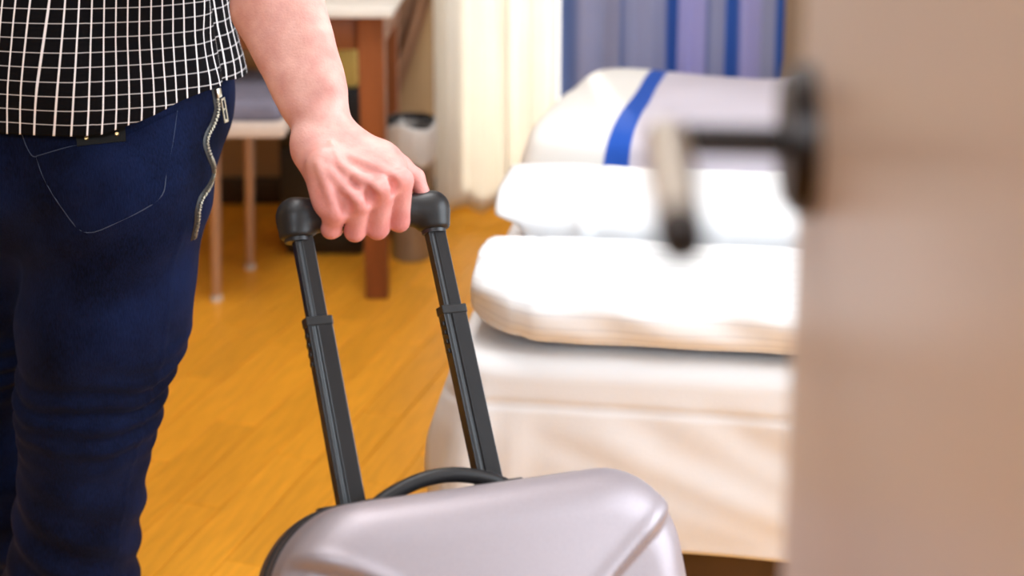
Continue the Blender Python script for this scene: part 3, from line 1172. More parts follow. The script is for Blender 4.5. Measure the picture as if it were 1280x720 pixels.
def shell_half(name, depth, sign, m, recess):
    """one half of the hard shell: rounded-rectangle tub, sign -1 = front"""
    W, Hh, rc, er = HWD, (ZT - ZB) / 2, 0.075, 0.036
    zc = (ZT + ZB) / 2
    nt_ = 360
    pts = []
    for (cx, cz, a0) in ((W - rc, Hh - rc, 0), (-W + rc, Hh - rc, PI / 2), (-W + rc, -Hh + rc, PI), (W - rc, -Hh + rc, 1.5 * PI)):
        for k in range(25):
            a = a0 + k / 24 * PI / 2
            pts.append((cx + rc * math.cos(a), cz + rc * math.sin(a)))
    pts.append(pts[0])
    pts = np.array(pts)
    L = np.concatenate([[0], np.cumsum(np.linalg.norm(np.diff(pts, axis=0), axis=1))])
    s = np.linspace(0, L[-1], nt_ + 1)[:-1]
    X, Z = np.interp(s, L, pts[:, 0]), np.interp(s, L, pts[:, 1])
    rings = []
    for k in np.linspace(0.0, 1.0, 46)[:-1]:           # face, from the centre outward
        rings.append((k, None))
    for a in np.linspace(0, PI / 2, 14):
        rings.append((None, a))
    V = []
    scale_in = 1 - er / W
    for (k, a) in rings:
        if a is None:
            fx, fz = (W - er) / W, (Hh - er) / Hh
            x, z = X * fx * k, Z * fz * k
            y = np.full(nt_, -depth)
        else:
            fx = (W - er + er * math.sin(a)) / W
            fz = (Hh - er + er * math.sin(a)) / Hh
            x, z = X * fx, Z * fz
            y = np.full(nt_, -depth + er * (1 - math.cos(a)))
        V.append(np.stack([x, y, z + zc], -1))
    for yy in np.linspace(-depth + er, -0.003, 6)[1:]:
        V.append(np.stack([X, np.full(nt_, yy), Z + zc], -1))
    V = np.array(V)
    if recess:
        # gentle crown of the face, and the two pressed-in corner panels bounded by a curved step
        x, y, z = V[..., 0], V[..., 1], V[..., 2]
        face = np.clip((-y - 0.045) / 0.03, 0, 1)
        dn = (ZT - z)
        inn = HWD - np.abs(x)
        gl = 0.036 + 0.045 * np.clip(inn / 0.10, 0, 3) ** 1.7
        gr = 0.036 + 0.055 * np.clip(inn / 0.088, 0, 4) ** 1.1
        e = np.where(x < 0, (dn - gl) * 0.85, (dn - gr) * 0.6)
        step = np.clip(e / 0.008 + 0.5, 0, 1)
        step = step * step * (3 - 2 * step)
        low = np.clip((z - ZB - 0.12) / 0.05, 0, 1)     # the panels close again near the foot
        fade = 1 - 0.45 * np.clip(e / 0.10, 0, 1)
        V[..., 1] = y + face * low * (step * 0.012 * fade - 0.004 * np.exp(-((e + 0.004) / 0.005) ** 2))
        V[..., 1] -= face * 0.010 * (1 - (x / HWD) ** 2) * np.clip(dn / 0.10, 0, 1) * (1 - step)
    if sign > 0:
        V[..., 1] *= -1
    V[..., 0] += SX
    me = grid_mesh(name, V, closed_u=True)
    o = link(name, me, m, case)
    so = o.modifiers.new('thick', 'SOLIDIFY')
    so.thickness = 0.003
    so.offset = -1 if sign < 0 else 1
    return o


shell_half('front_shell', FD, -1, M_shell, True)
shell_half('back_shell', BD, 1, M_backshell, False)


def rr_loop(W, Hh, rc, n=20):
    pts = []
    for (cx, cz, a0) in ((W - rc, Hh - rc, 0), (-W + rc, Hh - rc, PI / 2), (-W + rc, -Hh + rc, PI), (W - rc, -Hh + rc, 1.5 * PI)):
        for k in range(n):
            a = a0 + k / (n - 1) * PI / 2
            pts.append((cx + rc * math.cos(a), cz + rc * math.sin(a)))
    return pts


def band(name, y0, y1, grow, m, th=0.004):
    zc, Hh = (ZT + ZB) / 2, (ZT - ZB) / 2
    lp = rr_loop(HWD + grow, Hh + grow, 0.075)
    li = rr_loop(HWD + grow - th, Hh + grow - th, 0.072)
    V = []
    for (l, y) in ((li, y0), (lp, y0), (lp, y1), (li, y1)):
        V.append([(x + SX, y, z + zc) for x, z in l])
    return link(name, grid_mesh(name, np.array(V), closed_u=True, closed_v=True, smooth=False), m, case)


band('zip_band', -0.010, 0.010, 0.0015, M_seam)
band('piping', -0.015, -0.0095, 0.0035, M_seam)
band('piping', 0.0095, 0.015, 0.0035, M_seam)

# telescopic poles; they lean a touch in their sockets
PY = 0.030
LEAN = 0.095


def extrude(name, prof, z0, z1, cx, m, parent, lean=True):
    V = []
    for z in (z0, z1):
        o = -(z - (HG - 0.14)) * LEAN + PO_X if lean else 0
        V.append([(cx + px + o, PY + py, z) for px, py in prof])
    n = len(prof)
    me = mesh_np(name, np.array(V).reshape(-1, 3), [(i, (i + 1) % n, n + (i + 1) % n, n + i) for i in range(n)] + [tuple(range(n))[::-1], tuple(range(n, 2 * n))], smooth=False)
    o = link(name, me, m, parent)
    bv = o.modifiers.new('bevel', 'BEVEL')
    bv.width = 0.0012
    bv.segments = 2
    return o


def tube_prof(w, d, g, gd):
    """box profile with a shallow lengthwise groove in its front and back faces"""
    a, b = w / 2, d / 2
    gx0, gx1 = -a * 0.45 - g / 2, -a * 0.45 + g / 2
    return [(-a, -b), (gx0, -b), (gx0 + gd * 0.5, -b + gd), (gx1 - gd * 0.5, -b + gd), (gx1, -b), (a, -b), (a, b), (-a, b)]


ZC1 = HG - 0.020 - 0.083
for s in (-1, 1):
    up = extrude('upper_tube', tube_prof(0.0185, 0.015, 0.003, 0.0012), ZC1 - 0.03, HG - 0.016, s * PX, M_tube, case)
    lo = extrude('lower_tube', tube_prof(0.0245, 0.019, 0.004, 0.002), ZT - 0.05, ZC1, s * PX, M_tube, case)
    extrude('collar', [(-0.0131, -0.0104), (0.0131, -0.0104), (0.0131, 0.0104), (-0.0131, 0.0104)], ZC1 - 0.006, ZC1 + 0.003, s * PX, M_rubber, lo)
    for k in range(4):
        zz = ZC1 - 0.012 - k * 0.009
        extrude('lock_ridge', [(-0.0140, -0.005), (-0.0115, -0.005), (-0.0115, 0.005), (-0.0140, 0.005)], zz - 0.005, zz, s * PX, M_rubber, lo)
    box('pole_socket', (s * PX + 0.016 - 0.02, PY - 0.016, ZT - 0.004), (s * PX + 0.016 + 0.02, PY + 0.016, ZT + 0.004), M_black, case, 0.002)

# grip
h = SDF((-0.125, PY - 0.045, HG - 0.04), (0.125, PY + 0.045, HG + 0.035), 0.0016)
GX = PX + 0.002
h.cap((-GX, PY, HG + 0.001), (GX, PY, HG + 0.001), 0.0168, 0.0168, 0.002, flat=(0, 0, 1), fs=0.97)
for s in (-1, 1):
    h.cap((s * GX, PY, HG + 0.000), (s * (GX + 0.001), PY, HG - 0.0155), 0.0175, 0.0165, 0.010)
h.rbox((0, PY, HG - 0.045), (0.14, 0.05, 0.0235), 0.001, 0.003, op='sub')
v_, f_ = h.mesh(1)
link('grip', mesh_np('grip', v_, f_), M_rubber, case)
for s in (-1, 1):
    bm = bmesh.new()
    bm_cyl(bm, (s * GX, PY, HG - 0.025), (s * GX, PY, HG - 0.019), 0.0125, 0.0125, 24)
    bm_obj('grip_socket', bm, M_black, case, smooth=True)

# carry handle on the top edge
hp_ = []
for k in range(25):
    t = k / 24
    hp_.append((SX - 0.018 - 0.068 + 0.136 * t, 0.0, ZT - 0.004 + 0.0205 * math.sin(PI * t) ** 0.8))
me = tube_mesh('carry_handle', hp_, [0.0070] * 25, 14)
o = link('carry_handle', me, M_rubber, case)
for s in (-1, 1):
    box('handle_mount', (SX - 0.018 + s * 0.068 - 0.010, -0.012, ZT - 0.003), (SX - 0.018 + s * 0.068 + 0.010, 0.012, ZT + 0.005), M_black, o, 0.002)
# wheels and front feet
dropw = 1e9
for s in (-1, 1):
    for q in np.linspace(0, 2 * PI, 40):
        p = RM @ np.array([SX + s * 0.145, 0.045 + 0.032 * math.cos(q), 0.045 + 0.032 * math.sin(q)])
        dropw = min(dropw, p[2])
dz = dropw / RM[2, 2]
for s in (-1, 1):
    bm = bmesh.new()
    bm_cyl(bm, (SX + s * 0.145 - 0.011, 0.045, 0.045 - dz), (SX + s * 0.145 + 0.011, 0.045, 0.045 - dz), 0.032, 0.032, 32)
    wh = bm_obj('wheel', bm, M_black, case, smooth=True)
    bm = bmesh.new()
    bm_cyl(bm, (SX + s * 0.145 - 0.014, 0.045, 0.045 - dz), (SX + s * 0.145 + 0.014, 0.045, 0.045 - dz), 0.008, 0.008, 16)
    bm_obj('hub', bm, M_steel, wh, smooth=True)
    box('wheel_housing', (SX + s * 0.145 - 0.02, 0.02, 0.06 - dz), (SX + s * 0.145 + 0.02, 0.078, ZB + 0.05), M_black, case, 0.006)
    box('foot', (SX + s * 0.13 - 0.014, -0.085, ZB - 0.03), (SX + s * 0.13 + 0.014, -0.055, ZB + 0.01), M_black, case, 0.005)
tag(case, 'silver-grey hard-shell cabin suitcase tilted on its black telescopic handle', 'suitcase')

# ================================================================== PERSON
person = empty('person', (-0.53, 1.56, 0))
PO = np.array([-0.53, 1.56, 0.0])
tag(person, 'person in a black checked shirt and dark jeans, seen from behind, pulling the suitcase', 'person')

gl_, gr_ = CH + RM @ np.array([-GX, 0, 0]), CH + RM @ np.array([GX, 0, 0])


def hp(px, py, o):
    """a point of the gripping hand: pixel sight line, o = metres behind the grip's axis there"""
    t = (px - 372) / (541 - 372)
    D = gl_[1] + (gr_[1] - gl_[1]) * t + o
    return at(px, py, D)


# ---- right forearm and hand
a_el = np.array([-0.292, 1.43, 1.085])
fa = [(a_el, 0.050), (at(343, 0, 1.372), 0.0420), (at(369, 60, 1.345), 0.0345), (at(386, 105, 1.318), 0.0310), (at(400, 148, 1.298), 0.0285), (at(407, 180, 1.288), 0.0278)]
A = SDF((-0.42, 1.12, 0.73), (-0.02, 1.62, 1.2), 0.0021)
for (p, r), (q, r2) in zip(fa[:-1], fa[1:]):
    A.cap(p, q, r, r2, 0.012)
# muscle of the thumb side and the bone on the little-finger side
A.cap(at(380, 0, 1.355), at(414, 110, 1.30), 0.020, 0.014, 0.02)
A.cap(at(318, 20, 1.36), at(366, 130, 1.30), 0.020, 0.012, 0.02)
A.ell(at(380, 172, 1.272), (0.011, 0.011, 0.012), 0.014)
wl, wm, wr = at(391, 190, 1.272), at(408, 184, 1.272), at(424, 178, 1.288)
mcp = [hp(419, 267, -0.024), hp(449, 254, -0.031), hp(478, 238, -0.033), hp(502, 226, -0.026)]
pip = [hp(414, 286, -0.017), hp(444, 289, -0.020), hp(472, 286, -0.021), hp(499, 277, -0.019)]
dip = [hp(418, 286, 0.014), hp(447, 288, 0.013), hp(476, 284, 0.014), hp(502, 276, 0.014)]
tip = [hp(420, 268, 0.026), hp(449, 265, 0.027), hp(478, 260, 0.027), hp(504, 256, 0.026)]
rr = [0.0098, 0.0104, 0.0108, 0.0104]
wst = [wl, wl * 0.55 + wm * 0.45, wm * 0.5 + wr * 0.5, wr]
for w_, m_, r_ in zip(wst, mcp, (0.0150, 0.0152, 0.0155, 0.0150)):
    A.cap(w_, m_, 0.0195, r_ * 0.80, 0.016)
# palm filling, kept above the grip
A.cap(hp(430, 225, 0.004), hp(482, 208, 0.006), 0.021, 0.019, 0.016)
A.cap(hp(404, 205, 0.0), hp(410, 250, -0.012), 0.017, 0.0135, 0.016)
# first web and thumb
th = [at(430, 182, 1.292), hp(474, 198, 0.016), hp(500, 209, 0.017), hp(519, 222, 0.013), hp(528, 241, 0.006)]
A.cap(at(426, 184, 1.288), hp(480, 207, 0.0), 0.019, 0.0125, 0.016)
A.cap(th[0], th[1], 0.019, 0.0150, 0.016)
A.cap(th[1], th[2], 0.0145, 0.0118, 0.010)
A.cap(th[2], th[3], 0.0112, 0.0096, 0.006)
A.cap(th[3], th[4], 0.0096, 0.0080, 0.004)
# fingers: each its own chain, hardly blended with its neighbour
F_ = SDF(A.lo, A.lo + (A.n - 1) * A.vox, A.vox)
F_ = A
for m_, p_, d_, t_, r_ in zip(mcp, pip, dip, tip, rr):
    A.cap(m_, p_, r_ * 1.10, r_ * 1.02, 0.0035)
    A.cap(p_, d_, r_ * 1.0, r_ * 0.92, 0.003)
    A.cap(d_, t_, r_ * 0.9, r_ * 0.78, 0.003)
cam_p = np.array([0, 0, CAMH])


def toward(p, d):
    v = cam_p - p
    return p + v / np.linalg.norm(v) * d + np.array([0, 0, d * 0.5])


# knuckles, tendons, veins
for m_, r_ in zip(mcp, (0.0085, 0.0092, 0.0098, 0.0085)):
    A.ell(toward(m_, 0.0065), (r_, r_, r_), 0.007)
def skin_pt(px, py, D, sink=0.0008):
    """first point of the modelled hand along a sight line"""
    p = at(px, py, D)
    v = (p - cam_p) / np.linalg.norm(p - cam_p)
    L0 = np.linalg.norm(p - cam_p)
    ts = np.arange(L0 - 0.12, L0 + 0.06, 0.0004)
    Q = cam_p + ts[:, None] * v
    G = (Q - A.lo) / A.vox
    i = np.clip(G.astype(int), 0, A.n - 2)
    f = np.clip(G - i, 0, 1)
    d = 0
    for dx in (0, 1):
        for dy in (0, 1):
            for dz_ in (0, 1):
                d = d + A.d[i[:, 0] + dx, i[:, 1] + dy, i[:, 2] + dz_] * (f[:, 0] if dx else 1 - f[:, 0]) * (f[:, 1] if dy else 1 - f[:, 1]) * (f[:, 2] if dz_ else 1 - f[:, 2])
    k = int(np.argmax(d < 0))
    return Q[k] + v * sink if d[k] < 0 else p


def ridge(pts, r, sink, k):
    S = [skin_pt(x, y, 1.27, sink) for x, y in spline([(x, y, 0) for x, y in pts], 12)[:, :2]]
    for p_, q_ in zip(S[:-1], S[1:]):
        A.cap(p_, q_, r, r, k)


ridge([(414, 178), (421, 196), (431, 211), (446, 224), (456, 238)], 0.0019, 0.0006, 0.004)
ridge([(431, 211), (432, 228), (436, 244)], 0.0016, 0.0006, 0.004)
ridge([(446, 224), (462, 222)], 0.0014, 0.0006, 0.004)
ridge([(398, 205), (408, 230), (416, 254)], 0.0024, 0.0010, 0.006)
ridge([(410, 212), (428, 232), (446, 250)], 0.0026, 0.0008, 0.006)
ridge([(424, 206), (450, 222), (474, 236)], 0.0026, 0.0010, 0.006)
ridge([(438, 196), (468, 208), (496, 222)], 0.0026, 0.0010, 0.006)
# hollows between the knuckles
for i in range(3):
    A.ell(toward((mcp[i] + mcp[i + 1]) / 2 * 0.8 + (pip[i] + pip[i + 1]) / 2 * 0.2, 0.0130), (0.0050, 0.0050, 0.0085), 0.006, op='sub')
av, af = A.mesh(1)

# ---- the rest of the body: neck, head, trunk, upper arms, left arm and hand
B = SDF((-0.88, 1.33, 0.74), (-0.22, 1.86, 1.80), 0.0075)
cxb, cyb = -0.53, 1.56
B.cap((cxb, cyb, 0.92), (cxb, cyb, 1.22), 0.125, 0.135, 0.03, flat=(1, 0, 0), fs=0.74)
B.cap((cxb - 0.13, cyb, 1.36), (cxb + 0.13, cyb, 1.36), 0.062, 0.062, 0.05)
B.cap((cxb, cyb, 1.36), (cxb, cyb + 0.015, 1.50), 0.058, 0.052, 0.03)
hc = np.array([cxb, cyb + 0.03, 1.60])
B.ell(hc, (0.074, 0.095, 0.105), 0.02)
B.ell(hc + [0, 0.035, -0.055], (0.054, 0.058, 0.062), 0.03)
B.ell(hc + [0, 0.098, -0.012], (0.011, 0.020, 0.024), 0.012)
B.ell(hc + [0, 0.088, -0.060], (0.024, 0.012, 0.006), 0.006)
for s in (-1, 1):
    B.ell(hc + [s * 0.075, 0.0, -0.005], (0.010, 0.020, 0.032), 0.008)
    B.ell(hc + [s * 0.031, 0.098, 0.006], (0.016, 0.012, 0.010), 0.008, op='sub')
B.cap((cxb + 0.19, cyb, 1.36), a_el, 0.055, 0.047, 0.03)
le, lw = np.array([-0.775, 1.60, 1.09]), np.array([-0.77, 1.70, 0.865])
B.cap((cxb - 0.19, cyb, 1.36), le, 0.055, 0.045, 0.03)
B.cap(le, lw, 0.044, 0.028, 0.02)
B.cap(lw, lw + [0, 0.03, -0.075], 0.027, 0.028, 0.02, flat=(1, 0, 0), fs=1.6)
for i, (yy, ln) in enumerate(((-0.030, 0.062), (-0.010, 0.075), (0.010, 0.08), (0.030, 0.072))):
    p0 = lw + np.array([0, 0.035 + yy, -0.085])
    p1 = p0 + [0.004, 0.004 + yy * 0.1, -ln * 0.5]
    p2 = p1 + [0.018, 0.0, -ln * 0.42]
    if p2[2] > 0.74:
        pass
    B.cap(p0, p1, 0.0095, 0.009, 0.004)
    B.cap(p1, np.maximum(p2, [-9, -9, 0.752]), 0.009, 0.008, 0.004)
B.cap(lw + [0.01, 0.03, -0.03], lw + [0.018, 0.075, -0.075], 0.012, 0.009, 0.008)
bv_, bf_ = B.mesh(2)
V = np.vstack([av, bv_]) - PO
F = np.vstack([af, bf_ + len(av)])
bme = mesh_np('body', V, F)
red = np.clip((at(403, 172, 1.28)[2] + 0.015 - (V + PO)[:, 2]) / 0.05, 0, 1) * (np.arange(len(V)) < len(av))
kn = np.zeros(len(V))
for m_ in list(mcp) + list(pip):
    kn = np.maximum(kn, np.exp(-((V + PO - m_) ** 2).sum(1) / 0.016 ** 2))
ca = bme.color_attributes.new('blood', 'FLOAT_COLOR', 'POINT')
val = np.clip(0.6 * red + 0.45 * kn, 0, 1)
ca.data.foreach_set('color', np.stack([val, val, val, np.ones_like(val)], 1).astype(np.float32).ravel())
body = link('body', bme, M_skin, person)
for s in (-1, 1):
    bm = bmesh.new()
    bmesh.ops.create_uvsphere(bm, u_segments=16, v_segments=10, radius=0.0115)
    bmesh.ops.translate(bm, vec=Vector(hc + [s * 0.031, 0.082, 0.006] - PO), verts=bm.verts)
    bm_obj('eye', bm, M_eye, person, smooth=True, auto=False)
H_ = SDF(hc - 0.16, hc + 0.16, 0.006)
H_.ell(hc + [0, -0.012, 0.022], (0.083, 0.100, 0.100), 0.01)
H_.ell(hc + [0, 0.09, -0.06], (0.085, 0.075, 0.10), 0.02, op='sub')
v_, f_ = H_.mesh(1)
link('hair', mesh_np('hair', v_ + 0.0 - PO + 0.003 * vnoise(v_ * 60)[:, None], f_), M_hair, person)

# ---- jeans
J = SDF((-0.80, 1.34, 0.06), (-0.25, 2.02, 0.97), 0.0045)
J.ell((-0.537, 1.570, 0.86), (0.180, 0.130, 0.17), 0.03)
J.cap((-0.535, 1.565, 0.86), (-0.535, 1.565, 0.96), 0.118, 0.112, 0.03, flat=(1, 0, 0), fs=0.66)
kR, aR = at(114, 500, 1.535), at(88, 735, 1.565)
J.cap(at(152, 225, 1.535), at(131, 400, 1.535), 0.111, 0.101, 0.03)
J.cap(at(131, 400, 1.535), kR, 0.101, 0.086, 0.03)
J.cap(kR, aR, 0.083, 0.080, 0.03)
J.cap(aR, (aR[0] - 0.01, aR[1] + 0.03, 0.085), 0.079, 0.066, 0.03)
J.ell(at(135, 215, 1.512), (0.112, 0.098, 0.118), 0.035)
J.ell((-0.635, 1.525, 0.79), (0.105, 0.095, 0.115), 0.035)
kL = at(-40, 500, 1.69)
J.cap((-0.635, 1.585, 0.76), kL, 0.108, 0.082, 0.03)
J.cap(kL, (-0.685, 1.75, 0.085), 0.080, 0.064, 0.03)
J.rbox((-0.5, 1.7, 0.065), (0.6, 0.6, 0.03), 0.001, 0.002, op='sub')
jv, jf = J.mesh(2)
jn = vnormals(jv, jf)
# cloth folds: tight horizontal creases behind the knee, softer drag lines above
P = jv
zk = np.where(P[:, 0] < -0.64, kL[2], kR[2])
right = P[:, 0] > -0.63 + 0.0 * P[:, 1]
axx = np.where(P[:, 2] > kR[2], kR[0] + (P[:, 2] - kR[2]) * 0.12, kR[0] - (kR[2] - P[:, 2]) * 0.10)
ang = np.arctan2(P[:, 0] - axx, -(P[:, 1] - kR[1]))
wob = 0.010 * vnoise(np.stack([ang * 1.3, P[:, 2] * 5, ang * 0], -1)) + 0.012 * np.sin(ang * 1.1 + 0.6)
zz = P[:, 2] + wob
env = np.exp(-((P[:, 2] - (kR[2] + 0.005)) / 0.062) ** 2)
cre = np.sin(zz * 2 * PI / 0.031 + 1.2 * vnoise(np.stack([ang * 2, P[:, 2] * 14, ang * 0 + 3], -1)))
cre = np.where(cre > 0, cre ** 0.8 if False else np.abs(cre) ** 0.8, -np.abs(cre) ** 1.4)
amp = 0.0046 * (0.6 + 0.4 * vnoise(np.stack([ang * 1.7 + 5, P[:, 2] * 22, ang * 0], -1)))
disp = env * cre * amp
# diagonal pulls across the seat and the thigh
dg = np.sin((P[:, 2] * 1.0 - (P[:, 0]) * 0.55) * 2 * PI / 0.075 + 2.0 * vnoise(P * 6))
disp = disp + 0.0016 * dg * np.clip((P[:, 2] - 0.5) / 0.1, 0, 1) * np.clip((0.83 - P[:, 2]) / 0.06, 0, 1)
disp = disp + 0.0015 * vnoise(P * 26) + 0.002 * vnoise(P * 11 + 9)
lowz = np.clip((0.40 - P[:, 2]) / 0.1, 0, 1)
disp = disp + lowz * 0.003 * np.sin(zz * 2 * PI / 0.06 + 3 * ang)
# outer seam ridge
seam_a = np.exp(-((ang - 1.05) / 0.03) ** 2) * (P[:, 2] < 0.72) * (P[:, 1] < 1.66)
disp = disp + 0.0014 * seam_a
jv2 = jv + jn * disp[:, None]
jeans = link('jeans', mesh_np('jeans', jv2 - PO, jf), M_denim, person)
jbvh = BVHTree.FromPolygons([Vector(v) for v in jv2], [tuple(int(i) for i in f) for f in jf])


def on_jeans(px, py, D, lift=0.001):
    """the jeans' surface nearest to the sight line at about distance D"""
    p = Vector(at(px, py, D))
    o_ = Vector((0, 0, CAMH))
    hit = jbvh.ray_cast(o_, (p - o_).normalized())
    q, n = (hit[0], hit[1]) if hit[0] is not None else jbvh.find_nearest(p)[:2]
    if n.dot(o_ - q) < 0:
        n = -n
    return q + n * lift, n


def stitch(pts, D, r=0.0006, n=40, name='stitching', m=M_thread):
    S = spline([(x, y, 0) for x, y in pts], n)
    P = [on_jeans(a[0], a[1], D, 0.0006)[0] - Vector(PO) for a in S]
    return link(name, tube_mesh(name, P, r, 6), m, jeans)


# back pocket: a patch of cloth lying on the seat, with its line of stitching
pk = [(46, 196), (54, 220), (75, 256), (106, 290), (150, 276), (199, 248), (208, 215), (216, 175), (221, 138)]
stitch(pk, 1.44)
stitch([(28, 168), (33, 182), (40, 194), (46, 196)], 1.44)
stitch([(46, 195), (95, 182), (152, 178)], 1.44)
top_ = [(46, 196), (95, 182), (150, 172), (221, 138)]
Tt = spline([(x, y, 0) for x, y in top_], 26)
bl_ = spline([(x, y, 0) for x, y in [(46, 196), (60, 232), (88, 272), (106, 290), (150, 276), (185, 257), (199, 248), (212, 200), (221, 138)]], 26)
Vp = np.zeros((14, 26, 3))
Vq = np.zeros((14, 26, 3))
for i in range(26):
    for j in range(14):
        a = j / 13
        px, py = Tt[i][:2] * (1 - a) + bl_[i][:2] * a
        q, n = on_jeans(px, py, 1.44, 0.0012)
        Vp[j, i] = q - Vector(PO)
link('back_pocket', grid_mesh('back_pocket', Vp), M_denim, jeans)

# label on the waistband
lb = []
lab = [(96, 164), (156, 157), (157, 177), (98, 183)]
for (x, y) in lab:
    q, n = on_jeans(x, y, 1.43, 0.0035)
    lb.append((q, n))
bm = bmesh.new()
fr = [bm.verts.new(q + n * 0.0015 - Vector(PO)) for q, n in lb]
bk = [bm.verts.new(q - n * 0.003 - Vector(PO)) for q, n in lb]
bm.faces.new(fr)
bm.faces.new(bk[::-1])
for i in range(4):
    bm.faces.new((fr[i], bk[i], bk[(i + 1) % 4], fr[(i + 1) % 4]))
lab_o = bm_obj('waist_label', bm, M_label, jeans)
lab_o['label'] = 'black leather label with two brass rivets'
for (x, y) in ((109, 173), (146, 168)):
    q, n = on_jeans(x, y, 1.43, 0.0052)
    bm = bmesh.new()
    bm_cyl(bm, q - n * 0.001 - Vector(PO), q + n * 0.0015 - Vector(PO), 0.0026, 0.0018, 14)
    bm_obj('rivet', bm, M_rivet, lab_o, smooth=True) if False else bm_obj('rivet', bm, M_rivet, jeans, smooth=True)

# long zip down the outer seam
zp = [(268, 110), (270, 124), (271, 138), (266, 154), (259, 168), (257, 180), (261, 194), (266, 208), (265, 222), (259, 236), (251, 248), (247, 262), (246, 276), (241, 298)]
S = spline([(x, y, 0) for x, y in zp], 150)
ZP = [on_jeans(a[0], a[1], 1.46, 0.0012) for a in S]
tape = np.zeros((5, 150, 3))
for i in range(150):
    t = (ZP[min(i + 1, 149)][0] - ZP[max(i - 1, 0)][0]).normalized()
    sd = ZP[i][1].cross(t).normalized()
    for j in range(5):
        w_ = (j - 2) / 2
        tape[j, i] = ZP[i][0] + sd * (0.0055 * w_) + ZP[i][1] * (0.0012 - 0.0018 * w_ * w_) - Vector(PO)
ztape = link('zipper', grid_mesh('zipper', tape), M_seam, jeans)
bm = bmesh.new()
Lz = np.concatenate([[0], np.cumsum([(ZP[i + 1][0] - ZP[i][0]).length for i in range(149)])])
for k, d in enumerate(np.arange(0.004, Lz[-1], 0.0021)):
    i = int(np.searchsorted(Lz, d))
    i = min(max(i, 1), 148)
    t = (ZP[i + 1][0] - ZP[i - 1][0]).normalized()
    n = ZP[i][1]
    sd = n.cross(t).normalized()
    c = ZP[i][0] + n * 0.0016 + sd * (0.0007 if k % 2 else -0.0007)
    Mx = Matrix((sd, t, n)).transposed().to_4x4()
    Mx.translation = c - Vector(PO)
    bm_box(bm, (-0.0017, -0.0007, -0.0005), (0.0017, 0.0007, 0.0011), M=Mx)
zt_ = bm_obj('zipper_teeth', bm, M_tooth, ztape.parent)
zt_['kind'] = 'stuff'
# slider, puller and stops
q, n = on_jeans(270, 118, 1.46, 0.003)
q2, _ = on_jeans(272, 130, 1.46, 0.003)
t = (q2 - q).normalized()
sd = n.cross(t).normalized()
Mx = Matrix((sd, t, n)).transposed().to_4x4()
Mx.translation = q - Vector(PO)
bm = bmesh.new()
bm_box(bm, (-0.0038, -0.008, -0.001), (0.0038, 0.004, 0.0035), 0.001, M=Mx)
slider = bm_obj('zipper_slider', bm, M_tooth, jeans, smooth=True)
q, n = on_jeans(276, 138, 1.46, 0.0055)
Mx.translation = q - Vector(PO)
bm = bmesh.new()
for (l_, h_) in (((-0.0035, -0.016, -0.0006), (-0.0018, 0.014, 0.0010)), ((0.0018, -0.016, -0.0006), (0.0035, 0.014, 0.0010)), ((-0.0035, 0.010, -0.0006), (0.0035, 0.0142, 0.0010)), ((-0.0035, -0.017, -0.0006), (0.0035, -0.014, 0.0010)), ((-0.0035, -0.004, -0.0006), (0.0035, -0.002, 0.0010))):
    bm_box(bm, l_, h_, M=Mx)
bm_obj('zipper_puller', bm, M_tooth, jeans)

# ---- shirt: a tube of cloth with a curved hem, in cloth coordinates for the check
SCX, SCY = -0.527, 1.562
hem_pts = [(0.0, 0.845), (0.25, 0.845), (0.50, 0.858), (0.75, 0.874), (1.0, 0.884), (1.25, 0.888), (1.5, 0.884), (1.75, 0.885), (2.1, 0.872), (2.6, 0.848), (PI, 0.84)]
HX, HZ = zip(*hem_pts)


def hemz(phi):
    a = abs((phi + PI) % (2 * PI) - PI)
    return np.interp(a, HX, HZ)


zs = [0.84, 0.875, 0.90, 0.95, 1.00, 1.06, 1.15, 1.25, 1.33, 1.385, 1.42, 1.437, 1.445]
aa = [0.193, 0.193, 0.190, 0.180, 0.174, 0.176, 0.190, 0.208, 0.226, 0.226, 0.190, 0.105, 0.072]
bb = [0.150, 0.150, 0.149, 0.143, 0.138, 0.138, 0.142, 0.145, 0.135, 0.110, 0.092, 0.080, 0.070]


